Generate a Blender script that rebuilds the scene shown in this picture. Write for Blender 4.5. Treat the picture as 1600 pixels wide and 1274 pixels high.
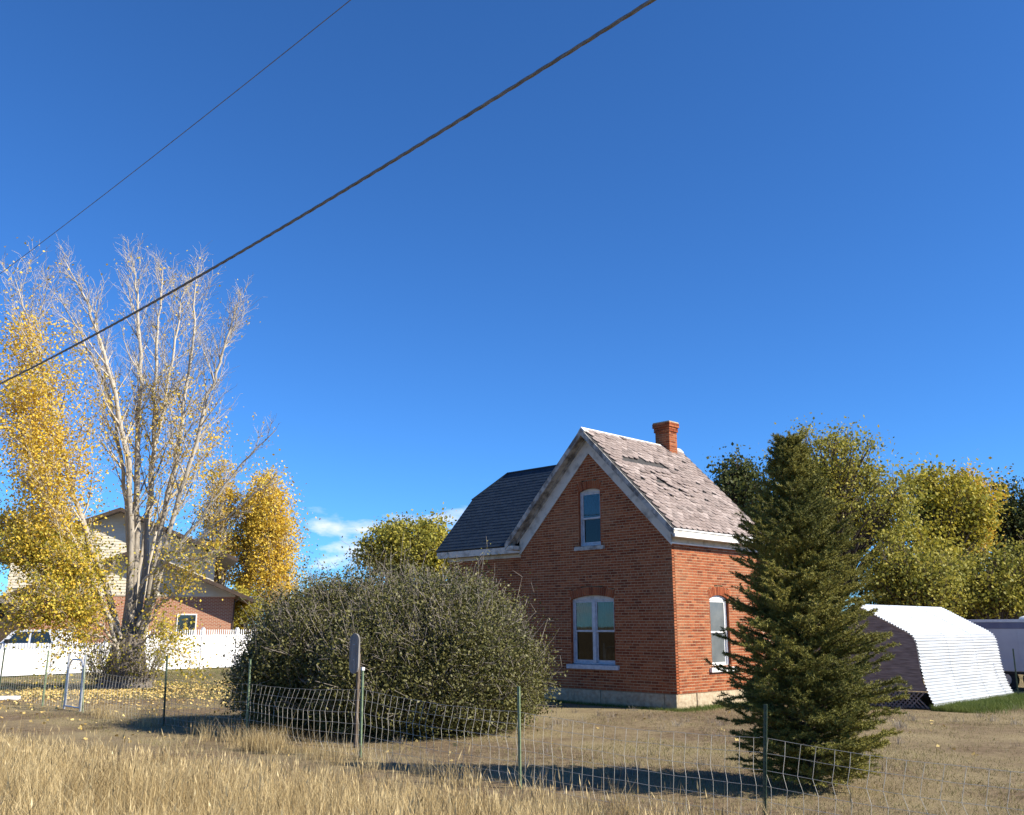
import bpy, math, random
import numpy as np
from mathutils import Vector, Matrix
random.seed(7); rng = np.random.default_rng(7)
scene = bpy.context.scene
for o in list(bpy.data.objects): bpy.data.objects.remove(o)
col = scene.collection
R = math.radians

# ------------------------------------------------------------ camera, sky, sun, exposure
FPX = 1470.0; PITCH = R(13.1); EYE = 1.95
cam = bpy.data.cameras.new('camera'); cam.sensor_fit = 'HORIZONTAL'; cam.sensor_width = 36
cam.lens = 36 * FPX / 1600; cam.clip_start = .1; cam.clip_end = 6000
co = bpy.data.objects.new('camera', cam); col.objects.link(co)
co.location = (0, 0, EYE); co.rotation_euler = (math.pi/2 + PITCH, 0, 0); scene.camera = co

SUN_EL = R(35.0); SH = Vector((-.947, .32, 0)).normalized()      # direction the shadows fall
world = bpy.data.worlds.new('World'); scene.world = world; world.use_nodes = True
wn = world.node_tree.nodes; wl = world.node_tree.links; wn.clear()
out = wn.new('ShaderNodeOutputWorld'); bg = wn.new('ShaderNodeBackground'); bg.inputs[1].default_value = .060
sky = wn.new('ShaderNodeTexSky'); sky.sky_type = 'NISHITA'; sky.sun_disc = False
sky.sun_elevation = SUN_EL; sky.sun_rotation = math.atan2(-SH.x, -SH.y)
sky.altitude = 2100; sky.air_density = 1.0; sky.dust_density = .25; sky.ozone_density = 3.5
# low broken cumulus all round the horizon
tc = wn.new('ShaderNodeTexCoord'); mp = wn.new('ShaderNodeMapping'); mp.inputs['Scale'].default_value = (1, 1, 2.6); mp.inputs['Location'].default_value = (.4, 2.7, 8.8)
nz = wn.new('ShaderNodeTexNoise'); nz.inputs['Scale'].default_value = 7.0; nz.inputs['Detail'].default_value = 8; nz.inputs['Roughness'].default_value = .55
rp = wn.new('ShaderNodeValToRGB'); rp.color_ramp.elements[0].position = .60; rp.color_ramp.elements[1].position = .70
sx = wn.new('ShaderNodeSeparateXYZ'); mr = wn.new('ShaderNodeMapRange')
mr.inputs['From Min'].default_value = .09; mr.inputs['From Max'].default_value = .155; mr.inputs['To Min'].default_value = 1; mr.inputs['To Max'].default_value = 0
mu = wn.new('ShaderNodeMath'); mu.operation = 'MULTIPLY'
mx = wn.new('ShaderNodeMix'); mx.data_type = 'RGBA'; mx.inputs['B'].default_value = (10, 10.2, 10.6, 1)
wl.new(tc.outputs['Generated'], mp.inputs[0]); wl.new(mp.outputs[0], nz.inputs['Vector']); wl.new(nz.outputs[0], rp.inputs[0])
wl.new(tc.outputs['Generated'], sx.inputs[0]); wl.new(sx.outputs[2], mr.inputs[0])
wl.new(rp.outputs[0], mu.inputs[0]); wl.new(mr.outputs[0], mu.inputs[1]); wl.new(mu.outputs[0], mx.inputs['Factor'])
tint = wn.new('ShaderNodeMix'); tint.data_type = 'RGBA'; tint.blend_type = 'MULTIPLY'; tint.inputs['Factor'].default_value = 1; tint.inputs['B'].default_value = (.53, 1.11, 1.72, 1)   # deep high-desert blue
wl.new(sky.outputs[0], tint.inputs['A']); wl.new(tint.outputs['Result'], mx.inputs['A']); wl.new(mx.outputs['Result'], bg.inputs[0]); wl.new(bg.outputs[0], out.inputs[0])

sun = bpy.data.lights.new('sun', 'SUN'); sun.energy = 5.0; sun.angle = R(.53); sun.color = (1, .92, .78)
so = bpy.data.objects.new('sun', sun); col.objects.link(so)
sd = Vector((SH.x*math.cos(SUN_EL), SH.y*math.cos(SUN_EL), -math.sin(SUN_EL)))
so.rotation_euler = sd.to_track_quat('-Z', 'Y').to_euler(); so.location = (20, -10, 30)
vs = scene.view_settings; vs.view_transform = 'Standard'; vs.look = 'None'; vs.exposure = .95; vs.gamma = 1; vs.use_curve_mapping = False

# ------------------------------------------------------------ pixel helpers (photo pixels -> directions)
ct, st = math.cos(PITCH), math.sin(PITCH)
def ray(u, v):
    a = (637 - v)/FPX
    return Vector(((u - 800)/FPX, ct - a*st, st + a*ct))
def at(u, v, Y):                       # point on that ray at ground distance Y
    d = ray(u, v); t = Y/d.y
    return Vector((d.x*t, Y, EYE + d.z*t))
def gnd(u, v):
    d = ray(u, v); t = EYE/-d.z
    return Vector((d.x*t, d.y*t, 0))

# ------------------------------------------------------------ materials
def new_mat(name):
    m = bpy.data.materials.new(name); m.use_nodes = True
    nt = m.node_tree; b = nt.nodes['Principled BSDF']
    return m, nt, b
def ramp(nt, c1, c2, p1=.35, p2=.65):
    r = nt.nodes.new('ShaderNodeValToRGB'); e = r.color_ramp.elements
    e[0].position = p1; e[1].position = p2; e[0].color = (*c1, 1); e[1].color = (*c2, 1)
    return r
def noise(nt, scale, detail=6, rough=.6, stretch=None, coord='Object'):
    t = nt.nodes.new('ShaderNodeTexCoord'); n = nt.nodes.new('ShaderNodeTexNoise')
    n.inputs['Scale'].default_value = scale; n.inputs['Detail'].default_value = detail; n.inputs['Roughness'].default_value = rough
    if stretch:
        mp = nt.nodes.new('ShaderNodeMapping'); mp.inputs['Scale'].default_value = stretch
        nt.links.new(t.outputs[coord], mp.inputs[0]); nt.links.new(mp.outputs[0], n.inputs['Vector'])
    else: nt.links.new(t.outputs[coord], n.inputs['Vector'])
    return n
def mat(name, c1, c2=None, scale=8, rough=.8, bump=0, stretch=None, metal=0, p1=.35, p2=.65, spec=.3):
    m, nt, b = new_mat(name); b.inputs['Roughness'].default_value = rough; b.inputs['Metallic'].default_value = metal
    b.inputs['Specular IOR Level'].default_value = spec
    if c2 is None: b.inputs['Base Color'].default_value = (*c1, 1)
    else:
        n = noise(nt, scale, stretch=stretch); r = ramp(nt, c1, c2, p1, p2)
        nt.links.new(n.outputs[0], r.inputs[0]); nt.links.new(r.outputs[0], b.inputs['Base Color'])
        if bump:
            bp = nt.nodes.new('ShaderNodeBump'); bp.inputs['Strength'].default_value = bump; bp.inputs['Distance'].default_value = .02
            nt.links.new(n.outputs[0], bp.inputs['Height']); nt.links.new(bp.outputs[0], b.inputs['Normal'])
    return m
def piece_mat(name, colors, rough=.85, nscale=25, namt=.25, big=None, metal=0):
    """colour varies per piece (per island and per object) with fine mottling"""
    m, nt, b = new_mat(name); b.inputs['Roughness'].default_value = rough; b.inputs['Specular IOR Level'].default_value = .2
    g = nt.nodes.new('ShaderNodeNewGeometry'); oi = nt.nodes.new('ShaderNodeObjectInfo')
    ad = nt.nodes.new('ShaderNodeMath'); ad.operation = 'ADD'; fr = nt.nodes.new('ShaderNodeMath'); fr.operation = 'FRACT'
    nt.links.new(g.outputs['Random Per Island'], ad.inputs[0]); nt.links.new(oi.outputs['Random'], ad.inputs[1]); nt.links.new(ad.outputs[0], fr.inputs[0])
    r = nt.nodes.new('ShaderNodeValToRGB'); e = r.color_ramp.elements
    e[0].color = (*colors[0], 1); e[1].color = (*colors[-1], 1)
    for i, c in enumerate(colors[1:-1]):
        k = e.new((i+1)/(len(colors)-1)); k.color = (*c, 1)
    nt.links.new(fr.outputs[0], r.inputs[0])
    pos = nt.nodes.new('ShaderNodeNewGeometry')
    n = nt.nodes.new('ShaderNodeTexNoise'); n.inputs['Scale'].default_value = nscale; n.inputs['Detail'].default_value = 5
    nt.links.new(pos.outputs['Position'], n.inputs['Vector'])
    mr = nt.nodes.new('ShaderNodeMapRange'); mr.inputs['From Min'].default_value = .3; mr.inputs['From Max'].default_value = .7
    mr.inputs['To Min'].default_value = 1-namt; mr.inputs['To Max'].default_value = 1+namt
    nt.links.new(n.outputs[0], mr.inputs[0])
    mm = nt.nodes.new('ShaderNodeVectorMath'); mm.operation = 'SCALE'
    nt.links.new(r.outputs[0], mm.inputs[0]); nt.links.new(mr.outputs[0], mm.inputs['Scale'])
    last = mm.outputs[0]
    if big:                                                     # large stains
        n2 = nt.nodes.new('ShaderNodeTexNoise'); n2.inputs['Scale'].default_value = big[0]; n2.inputs['Detail'].default_value = 4
        nt.links.new(pos.outputs['Position'], n2.inputs['Vector'])
        r2 = ramp(nt, (0, 0, 0), (1, 1, 1), .5, .68); nt.links.new(n2.outputs[0], r2.inputs[0])
        mx = nt.nodes.new('ShaderNodeMix'); mx.data_type = 'RGBA'; mx.inputs['B'].default_value = (*big[1], 1)
        f = nt.nodes.new('ShaderNodeMath'); f.operation = 'MULTIPLY'; f.inputs[1].default_value = big[2]
        nt.links.new(r2.outputs[0], f.inputs[0]); nt.links.new(f.outputs[0], mx.inputs['Factor'])
        nt.links.new(last, mx.inputs['A']); last = mx.outputs['Result']
    nt.links.new(last, b.inputs['Base Color'])
    return m
def leaf_mat(name, colors, trans=.35, rough=.6):
    m = bpy.data.materials.new(name); m.use_nodes = True; nt = m.node_tree; nt.nodes.clear()
    o = nt.nodes.new('ShaderNodeOutputMaterial'); d = nt.nodes.new('ShaderNodeBsdfPrincipled'); t = nt.nodes.new('ShaderNodeBsdfTranslucent'); mx = nt.nodes.new('ShaderNodeMixShader')
    d.inputs['Roughness'].default_value = rough; d.inputs['Specular IOR Level'].default_value = .25; mx.inputs[0].default_value = trans
    g = nt.nodes.new('ShaderNodeNewGeometry'); r = nt.nodes.new('ShaderNodeValToRGB'); e = r.color_ramp.elements
    e[0].color = (*colors[0], 1); e[1].color = (*colors[-1], 1)
    for i, c in enumerate(colors[1:-1]):
        k = e.new((i+1)/(len(colors)-1)); k.color = (*c, 1)
    n = nt.nodes.new('ShaderNodeTexNoise'); n.inputs['Scale'].default_value = .9; n.inputs['Detail'].default_value = 3
    nt.links.new(g.outputs['Position'], n.inputs['Vector'])
    ma = nt.nodes.new('ShaderNodeMath'); ma.operation = 'MULTIPLY_ADD'; ma.inputs[1].default_value = .55
    mb = nt.nodes.new('ShaderNodeMath'); mb.operation = 'MULTIPLY_ADD'; mb.inputs[1].default_value = 1.3; mb.inputs[2].default_value = -.42
    nt.links.new(n.outputs[0], mb.inputs[0])
    nt.links.new(g.outputs['Random Per Island'], ma.inputs[0]); nt.links.new(mb.outputs[0], ma.inputs[2])
    nt.links.new(ma.outputs[0], r.inputs[0]); nt.links.new(r.outputs[0], d.inputs['Base Color']); nt.links.new(r.outputs[0], t.inputs[0])
    nt.links.new(d.outputs[0], mx.inputs[1]); nt.links.new(t.outputs[0], mx.inputs[2]); nt.links.new(mx.outputs[0], o.inputs[0])
    return m
def glass_mat(name, tint=(.6, .65, .65)):
    m = bpy.data.materials.new(name); m.use_nodes = True; nt = m.node_tree; nt.nodes.clear()
    o = nt.nodes.new('ShaderNodeOutputMaterial'); t = nt.nodes.new('ShaderNodeBsdfTransparent'); t.inputs[0].default_value = (*tint, 1)
    g = nt.nodes.new('ShaderNodeBsdfGlossy'); g.inputs['Roughness'].default_value = .02
    f = nt.nodes.new('ShaderNodeFresnel'); f.inputs[0].default_value = 1.42; mx = nt.nodes.new('ShaderNodeMixShader')
    n = nt.nodes.new('ShaderNodeTexNoise'); n.inputs['Scale'].default_value = 4; bp = nt.nodes.new('ShaderNodeBump'); bp.inputs['Strength'].default_value = .06
    nt.links.new(n.outputs[0], bp.inputs['Height']); nt.links.new(bp.outputs[0], g.inputs['Normal'])
    nt.links.new(f.outputs[0], mx.inputs[0]); nt.links.new(t.outputs[0], mx.inputs[1]); nt.links.new(g.outputs[0], mx.inputs[2]); nt.links.new(mx.outputs[0], o.inputs[0])
    return m

M = {}
M['brick'] = piece_mat('brick', [(.20, .046, .016), (.29, .082, .031), (.14, .031, .012), (.33, .108, .044), (.24, .060, .022)], nscale=30, namt=.22, big=(.55, (.34, .165, .085), .38))
M['mortar'] = mat('mortar', (.34, .235, .135), (.46, .335, .205), scale=12, bump=.2)
M['stone'] = mat('sandstone', (.30, .23, .15), (.46, .38, .26), scale=9, bump=1.0, rough=.95)
M['paint'] = mat('weathered_white_paint', (.24, .225, .20), (.56, .54, .49), scale=3.5, rough=.75, bump=.2, p1=.30, p2=.50)
M['paint_clean'] = mat('white_paint', (.70, .70, .68), (.82, .82, .80), scale=6, rough=.55)
M['paint_grey'] = mat('grey_peeling_paint', (.13, .12, .11), (.40, .385, .355), scale=4, rough=.85, bump=.25, p1=.38, p2=.56)
M['sash'] = mat('shade_blue_white_sash_paint', (.36, .38, .41), (.52, .54, .57), scale=10, rough=.5)  # white frame paint with the blue-grey of shade mixed into its colour
M['shingle'] = piece_mat('pink_brown_shingle', [(.18, .142, .125), (.27, .218, .195), (.21, .168, .15), (.35, .29, .262), (.13, .104, .092)], nscale=18, namt=.18, big=(1.3, (.22, .17, .15), .5))
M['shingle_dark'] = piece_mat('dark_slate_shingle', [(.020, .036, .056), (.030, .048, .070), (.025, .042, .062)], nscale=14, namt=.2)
M['felt'] = mat('roof_felt', (.03, .03, .032), (.06, .055, .05), scale=6)
M['ridge_metal'] = mat('ridge_metal', (.62, .60, .57), (.75, .74, .72), scale=4, rough=.45)
M['glass'] = glass_mat('window_glass')
M['blind_room_dark'] = mat('dark_blind_unlit_room', (.03, .028, .022), (.07, .065, .05), scale=3)  # dark blinds; also puts the unlit room's darkness into the recess colour
M['curtain'] = mat('tree_reflection_curtain', (.26, .16, .06), (.46, .31, .13), scale=4, stretch=(4, 1, .3))  # brown stands in for trees reflected in the upper panes
M['screen'] = mat('grey_insect_screen', (.10, .115, .12), (.15, .165, .165), scale=2, rough=.25)
M['galv'] = mat('galvanised_steel', (.46, .48, .50), (.62, .64, .66), scale=2.5, rough=.45, metal=.5, stretch=(.4, .4, 3))
M['ply'] = mat('weathered_plywood', (.17, .13, .11), (.33, .265, .23), scale=5, rough=.95, bump=.5, stretch=(.6, .6, 6))
M['tpost'] = mat('green_post_paint', (.10, .15, .085), (.20, .25, .15), scale=12, rough=.5)
M['tpost_dark'] = mat('dark_green_post_paint', (.025, .045, .03), (.06, .085, .05), scale=12, rough=.5)
M['tpost_tip'] = mat('white_post_tip', (.6, .6, .58), (.75, .75, .72), scale=10)
M['wire'] = mat('galvanised_wire', (.34, .32, .27), (.50, .47, .41), scale=3, rough=.7, metal=.0)
M['tube'] = mat('galvanised_tube', (.42, .43, .44), (.60, .61, .62), scale=5, rough=.4, metal=.5)
M['vinyl'] = mat('white_vinyl', (.80, .80, .80), (.86, .86, .86), scale=3, rough=.4)
M['oldwood'] = mat('weathered_grey_wood', (.085, .08, .072), (.20, .19, .175), scale=6, rough=.95, bump=.5, stretch=(5, 5, .6))
M['cable'] = mat('black_cable', (.13, .13, .128), (.20, .198, .195), scale=9, rough=.6)
M['trailer'] = mat('grey_trailer_skin', (.50, .50, .53), (.58, .58, .60), scale=1.5, rough=.4)
M['rubber'] = mat('tyre_rubber', (.02, .02, .02), (.035, .035, .035), scale=9, rough=.9)
M['truck'] = mat('white_car_paint', (.80, .80, .81), rough=.25, spec=.5)
M['dark_glass'] = mat('dark_car_glass', (.02, .03, .035), rough=.05, spec=.8)
M['black_plastic'] = mat('black_plastic', (.02, .02, .02), rough=.5)
M['siding'] = mat('cream_siding', (.56, .50, .38), (.64, .58, .46), scale=2, rough=.7)
M['brown_trim'] = mat('dark_brown_trim', (.045, .03, .022), (.08, .055, .04), scale=4, rough=.7)
M['roof_grey'] = mat('grey_asphalt_roof', (.14, .125, .11), (.22, .20, .18), scale=14, rough=.95)
m, nt, b = new_mat('neighbour_brick'); M['far_brick'] = m
bt = nt.nodes.new('ShaderNodeTexBrick'); bt.inputs['Color1'].default_value = (.28, .085, .04, 1); bt.inputs['Color2'].default_value = (.36, .125, .06, 1); bt.inputs['Mortar'].default_value = (.45, .34, .24, 1)
bt.inputs['Scale'].default_value = 1; bt.inputs['Brick Width'].default_value = .22; bt.inputs['Row Height'].default_value = .075; bt.inputs['Mortar Size'].default_value = .012
tcn = nt.nodes.new('ShaderNodeTexCoord'); sp_ = nt.nodes.new('ShaderNodeSeparateXYZ'); ad_ = nt.nodes.new('ShaderNodeMath'); mpn = nt.nodes.new('ShaderNodeCombineXYZ')
nt.links.new(tcn.outputs['Object'], sp_.inputs[0]); nt.links.new(sp_.outputs[0], ad_.inputs[0]); nt.links.new(sp_.outputs[1], ad_.inputs[1]); nt.links.new(ad_.outputs[0], mpn.inputs[0]); nt.links.new(sp_.outputs[2], mpn.inputs[1]); nt.links.new(mpn.outputs[0], bt.inputs[0]); nt.links.new(bt.outputs[0], b.inputs['Base Color']); b.inputs['Roughness'].default_value = .9

M['leaf_yellow'] = leaf_mat('yellow_leaf', [(.50, .32, .03), (.68, .46, .05), (.76, .56, .09), (.48, .42, .07)])
M['leaf_gold'] = leaf_mat('golden_leaf', [(.50, .32, .03), (.64, .44, .05), (.58, .45, .08)])
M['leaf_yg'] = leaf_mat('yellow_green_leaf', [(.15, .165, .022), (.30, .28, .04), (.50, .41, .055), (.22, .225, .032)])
M['leaf_green'] = leaf_mat('olive_green_leaf', [(.12, .135, .025), (.24, .235, .04), (.38, .34, .06), (.46, .38, .07)])
M['leaf_dark'] = leaf_mat('dark_green_leaf', [(.035, .05, .016), (.07, .085, .024), (.13, .14, .034)])
M['leaf_bush'] = leaf_mat('lilac_leaf', [(.05, .055, .016), (.09, .092, .028), (.16, .148, .046), (.07, .074, .022)], trans=.18, rough=.5)
M['needle'] = leaf_mat('spruce_needle', [(.085, .10, .026), (.19, .185, .042), (.38, .33, .07)], trans=.2)
M['twig_grey'] = mat('grey_twig', (.16, .135, .11), (.33, .29, .25), scale=6, rough=.9)
M['bark'] = mat('brown_bark', (.06, .045, .032), (.16, .125, .095), scale=9, rough=.95, bump=.8, stretch=(3, 3, .6))
m, nt, b = new_mat('cottonwood_bark'); M['bark_pale'] = m      # dark furrowed base, pale smooth upper limbs (by limb thickness)
at_ = nt.nodes.new('ShaderNodeAttribute'); at_.attribute_name = 'thick'
n = noise(nt, 6, stretch=(3, 3, .7)); r1 = ramp(nt, (.06, .05, .04), (.20, .17, .14), .3, .7); nt.links.new(n.outputs[0], r1.inputs[0])
r2 = ramp(nt, (.33, .285, .215), (.56, .50, .41), .3, .7); nt.links.new(n.outputs[0], r2.inputs[0])
mrn = nt.nodes.new('ShaderNodeMapRange'); mrn.inputs['From Min'].default_value = .05; mrn.inputs['From Max'].default_value = .17
mxn = nt.nodes.new('ShaderNodeMix'); mxn.data_type = 'RGBA'
nt.links.new(at_.outputs['Fac'], mrn.inputs[0]); nt.links.new(mrn.outputs[0], mxn.inputs['Factor']); nt.links.new(r2.outputs[0], mxn.inputs['A']); nt.links.new(r1.outputs[0], mxn.inputs['B'])
nt.links.new(mxn.outputs['Result'], b.inputs['Base Color']); b.inputs['Roughness'].default_value = .9
M['dry_grass'] = leaf_mat('dry_grass_blade', [(.12, .08, .032), (.30, .215, .095), (.48, .365, .18), (.64, .52, .29), (.25, .17, .075)], trans=.25)
M['lawn'] = leaf_mat('lawn_blade', [(.15, .125, .05), (.26, .21, .09), (.15, .145, .045), (.36, .29, .14)], trans=.2)
M['green_grass'] = leaf_mat('green_grass_blade', [(.05, .085, .014), (.10, .14, .026), (.17, .19, .045)], trans=.25)
M['litter'] = leaf_mat('fallen_leaf', [(.50, .36, .10), (.68, .52, .20), (.42, .28, .09), (.74, .60, .28)], trans=.1)

# ------------------------------------------------------------ mesh helpers
def link(o, parent=None):
    col.objects.link(o)
    if parent is not None: o.parent = parent
    return o
def mesh_obj(name, V, F, m, parent=None, smooth=False):
    me = bpy.data.meshes.new(name); me.from_pydata([tuple(v) for v in V], [], F); me.materials.append(m)
    if smooth: me.polygons.foreach_set('use_smooth', [True]*len(me.polygons))
    me.update(); return link(bpy.data.objects.new(name, me), parent)
def np_mesh(name, V, F, m, parent=None, attr=None):            # F: (n,3) or (n,4) array
    me = bpy.data.meshes.new(name); k = F.shape[1]; n = len(F)
    me.vertices.add(len(V)); me.vertices.foreach_set('co', np.ascontiguousarray(V, dtype=np.float32).ravel())
    me.loops.add(n*k); me.loops.foreach_set('vertex_index', np.ascontiguousarray(F, dtype=np.int32).ravel())
    me.polygons.add(n); me.polygons.foreach_set('loop_start', np.arange(0, n*k, k, dtype=np.int32))
    me.materials.append(m)
    if attr is not None:
        a = me.attributes.new('thick', 'FLOAT', 'POINT'); a.data.foreach_set('value', np.asarray(attr, dtype=np.float32))
    me.update(calc_edges=True); me.validate()
    return link(bpy.data.objects.new(name, me), parent)
class MB:
    def __init__(s): s.V = []; s.F = []
    def add(s, V, F):
        b = len(s.V); s.V += [tuple(v) for v in V]; s.F += [tuple(i+b for i in f) for f in F]; return s
    def box(s, x0, x1, y0, y1, z0, z1, skip=()):
        V = [(x0,y0,z0),(x1,y0,z0),(x1,y1,z0),(x0,y1,z0),(x0,y0,z1),(x1,y0,z1),(x1,y1,z1),(x0,y1,z1)]
        F = {'b':(0,3,2,1),'t':(4,5,6,7),'f':(0,1,5,4),'r':(1,2,6,5),'k':(2,3,7,6),'l':(3,0,4,7)}
        return s.add(V, [f for k, f in F.items() if k not in skip])
    def prism(s, poly, a, b, axis):                            # poly of 2D points extruded along axis from a to b
        n = len(poly)
        def pt(p, t):
            if axis == 'x': return (t, p[0], p[1])
            if axis == 'y': return (p[0], t, p[1])
            return (p[0], p[1], t)
        V = [pt(p, a) for p in poly] + [pt(p, b) for p in poly]
        F = [tuple(range(n-1, -1, -1)), tuple(range(n, 2*n))] + [(i, (i+1) % n, n+(i+1) % n, n+i) for i in range(n)]
        return s.add(V, F)
    def tube(s, pts, rad, n=6, cap=True):
        pts = [Vector(p) for p in pts]; rad = rad if hasattr(rad, '__len__') else [rad]*len(pts)
        base = len(s.V); up = Vector((0, 0, 1))
        for i, p in enumerate(pts):
            d = (pts[min(i+1, len(pts)-1)] - pts[max(i-1, 0)]).normalized()
            a = d.cross(up if abs(d.z) < .95 else Vector((1, 0, 0))).normalized(); b = d.cross(a)
            for k in range(n):
                t = 2*math.pi*k/n; s.V.append(tuple(p + (a*math.cos(t) + b*math.sin(t))*rad[i]))
        for i in range(len(pts)-1):
            for k in range(n):
                s.F.append((base+i*n+k, base+i*n+(k+1) % n, base+(i+1)*n+(k+1) % n, base+(i+1)*n+k))
        if cap: s.F.append(tuple(base+k for k in range(n))[::-1]); s.F.append(tuple(base+(len(pts)-1)*n+k for k in range(n)))
        return s
    def obj(s, name, m, parent=None, smooth=False): return mesh_obj(name, s.V, s.F, m, parent, smooth)
def thing(name, label, cat, loc=(0,0,0), rz=0, group=None):
    o = bpy.data.objects.new(name, None); o.location = loc; o.rotation_euler = (0, 0, rz); link(o)
    return tag(o, label, cat, group)
def tag(o, label, cat, group=None, kind=None):
    o['label'] = label; o['category'] = cat
    if group: o['group'] = group
    if kind: o['kind'] = kind
    return o
def tubes_np(polys, sides=4):
    """polys: list of (pts array (k,3), radii (k,)) -> V, quads, thickness"""
    Vs, Fs, T = [], [], []; base = 0
    ang = np.arange(sides)*2*np.pi/sides; ca, sa = np.cos(ang), np.sin(ang)
    for P, r in polys:
        k = len(P); d = np.gradient(P, axis=0); d /= np.linalg.norm(d, axis=1)[:, None] + 1e-9
        ref = np.where(np.abs(d[:, 2:3]) < .9, np.array([[0, 0, 1.]]), np.array([[1., 0, 0]]))
        a = np.cross(d, ref); a /= np.linalg.norm(a, axis=1)[:, None] + 1e-9; b = np.cross(d, a)
        V = P[:, None, :] + (a[:, None, :]*ca[None, :, None] + b[:, None, :]*sa[None, :, None])*r[:, None, None]
        Vs.append(V.reshape(-1, 3)); T.append(np.repeat(r, sides))
        i = np.arange(k-1)[:, None]*sides; j = np.arange(sides)[None, :]; jn = (j+1) % sides
        Fs.append(np.stack([base+i+j, base+i+jn, base+i+sides+jn, base+i+sides+j], -1).reshape(-1, 4)); base += k*sides
    return np.concatenate(Vs), np.concatenate(Fs), np.concatenate(T)
def unit(n):
    v = rng.normal(size=(n, 3)); return v/np.linalg.norm(v, axis=1)[:, None]
def leaves_np(C, size, aspect=.7, hang=0.):
    n = len(C); a = unit(n); a[:, 2] -= hang; a /= np.linalg.norm(a, axis=1)[:, None]
    b = np.cross(a, unit(n)); b /= np.linalg.norm(b, axis=1)[:, None] + 1e-9
    L = (size*rng.uniform(.45, 1.45, n))[:, None]; W = L*aspect
    V = np.stack([C - a*L*.5, C + b*W*.5, C + a*L*.5, C - b*W*.5], 1).reshape(-1, 3)
    return V, np.arange(4*n).reshape(-1, 4)
def blades_np(P, h, w, lean=.25):
    n = len(P); az = rng.uniform(0, 2*np.pi, n); d = np.stack([np.cos(az), np.sin(az), np.zeros(n)], 1); s = np.stack([-np.sin(az), np.cos(az), np.zeros(n)], 1)
    az2 = rng.uniform(0, 2*np.pi, n); l = np.stack([np.cos(az2), np.sin(az2), np.zeros(n)], 1)*(rng.random(n)*lean*h)[:, None]
    up = np.array([0, 0, 1.]); H = h[:, None]; W = w[:, None]
    V = np.stack([P - s*W, P + s*W, P + up*H*.5 + l*.3 - s*W*.8, P + up*H*.5 + l*.3 + s*W*.8, P + up*H + l], 1).reshape(-1, 3)
    b = np.arange(n)[:, None]*5
    F = np.concatenate([b + np.array([[0, 1, 3]]), b + np.array([[0, 3, 2]]), b + np.array([[2, 3, 4]])])
    return V, F

# ------------------------------------------------------------ ground
def bumpz(x, y):
    return .02*np.sin(x*.9+1.3)*np.cos(y*.7) + .015*np.sin(x*2.1+y*1.7)
ax = np.concatenate([-np.geomspace(3000, 31, 14), np.arange(-30, 30.1, .5), np.geomspace(31, 3000, 14)])
ay = np.concatenate([-np.geomspace(3000, 11, 14), np.arange(-10, 60.1, .5), np.geomspace(61, 3000, 14)])
gx, gy = np.meshgrid(ax, ay); gz = bumpz(gx, gy)*(np.abs(gx) < 30)*(gy < 60)*(gy > -10)*(.6)
nx, ny = len(ax), len(ay); ii = (np.arange(ny-1)[:, None]*nx + np.arange(nx-1)[None, :]).ravel()
m, nt, b = new_mat('dry_earth'); M['ground'] = m; b.inputs['Roughness'].default_value = 1; b.inputs['Specular IOR Level'].default_value = .1
n1 = noise(nt, .35, 8, .65); n2 = noise(nt, 6, 8, .7); n3 = noise(nt, 40, 4, .7)
rA = ramp(nt, (.11, .074, .045), (.26, .195, .12), .35, .68); nt.links.new(n2.outputs[0], rA.inputs[0])
rB = ramp(nt, (.18, .14, .075), (.36, .29, .165), .3, .7); nt.links.new(n3.outputs[0], rB.inputs[0])
mxg = nt.nodes.new('ShaderNodeMix'); mxg.data_type = 'RGBA'; rf = ramp(nt, (0, 0, 0), (1, 1, 1), .42, .6); nt.links.new(n1.outputs[0], rf.inputs[0])
nt.links.new(rf.outputs[0], mxg.inputs['Factor']); nt.links.new(rA.outputs[0], mxg.inputs['A']); nt.links.new(rB.outputs[0], mxg.inputs['B'])
nt.links.new(mxg.outputs['Result'], b.inputs['Base Color'])
bp = nt.nodes.new('ShaderNodeBump'); bp.inputs['Strength'].default_value = .8; bp.inputs['Distance'].default_value = .04
nt.links.new(n3.outputs[0], bp.inputs['Height']); nt.links.new(bp.outputs[0], b.inputs['Normal'])
g = np_mesh('ground', np.stack([gx.ravel(), gy.ravel(), gz.ravel()], 1), np.stack([ii, ii+1, ii+nx+1, ii+nx], 1), M['ground']); g['kind'] = 'structure'

# ------------------------------------------------------------ brick house
HC = gnd(1059, 1111); HC = Vector((3.93, 23.36, 0))
house = thing('brick_house', 'small red brick house with steep gable and pink shingled roof', 'house', HC, R(-45))
# local frame: x along the gable front (0 = near corner, -5.2 = far end), y away along the right wall
GW, RL, Z0, ZE, APEX = 5.2, 4.04, .37, 3.97, 6.57
WX0, WY0, WY1 = -8.95, .6, 4.54
CH, BH, BL, JT = .0688, .0548, .2040, .0135
brick_single = MB().box(0, BL, 0, .05, 0, BH, skip=('k',)).V, MB().box(0, BL, 0, .05, 0, BH, skip=('k',)).F
bme = bpy.data.meshes.new('brick'); bme.from_pydata(brick_single[0], [], brick_single[1]); bme.materials.append(M['brick'])
all_std = []                                                   # (distance, wall object, u, z, rot)
def half_at(op, z):
    w = op['u1']-op['u0']; 
    if op['z0'] <= z < op['z1']: return w/2
    if 'rise' in op and op['z1'] <= z:
        r = op['rise']; Rr = (w*w/4 + r*r)/(2*r); zc = op['z1'] + r - Rr; Ro = Rr + .225
        if z < zc + Ro: return min(math.sqrt(max(Ro*Ro-(z-zc)**2, 0)), (z-zc)*(w/2)/(op['z1']-zc))
    return 0
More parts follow.
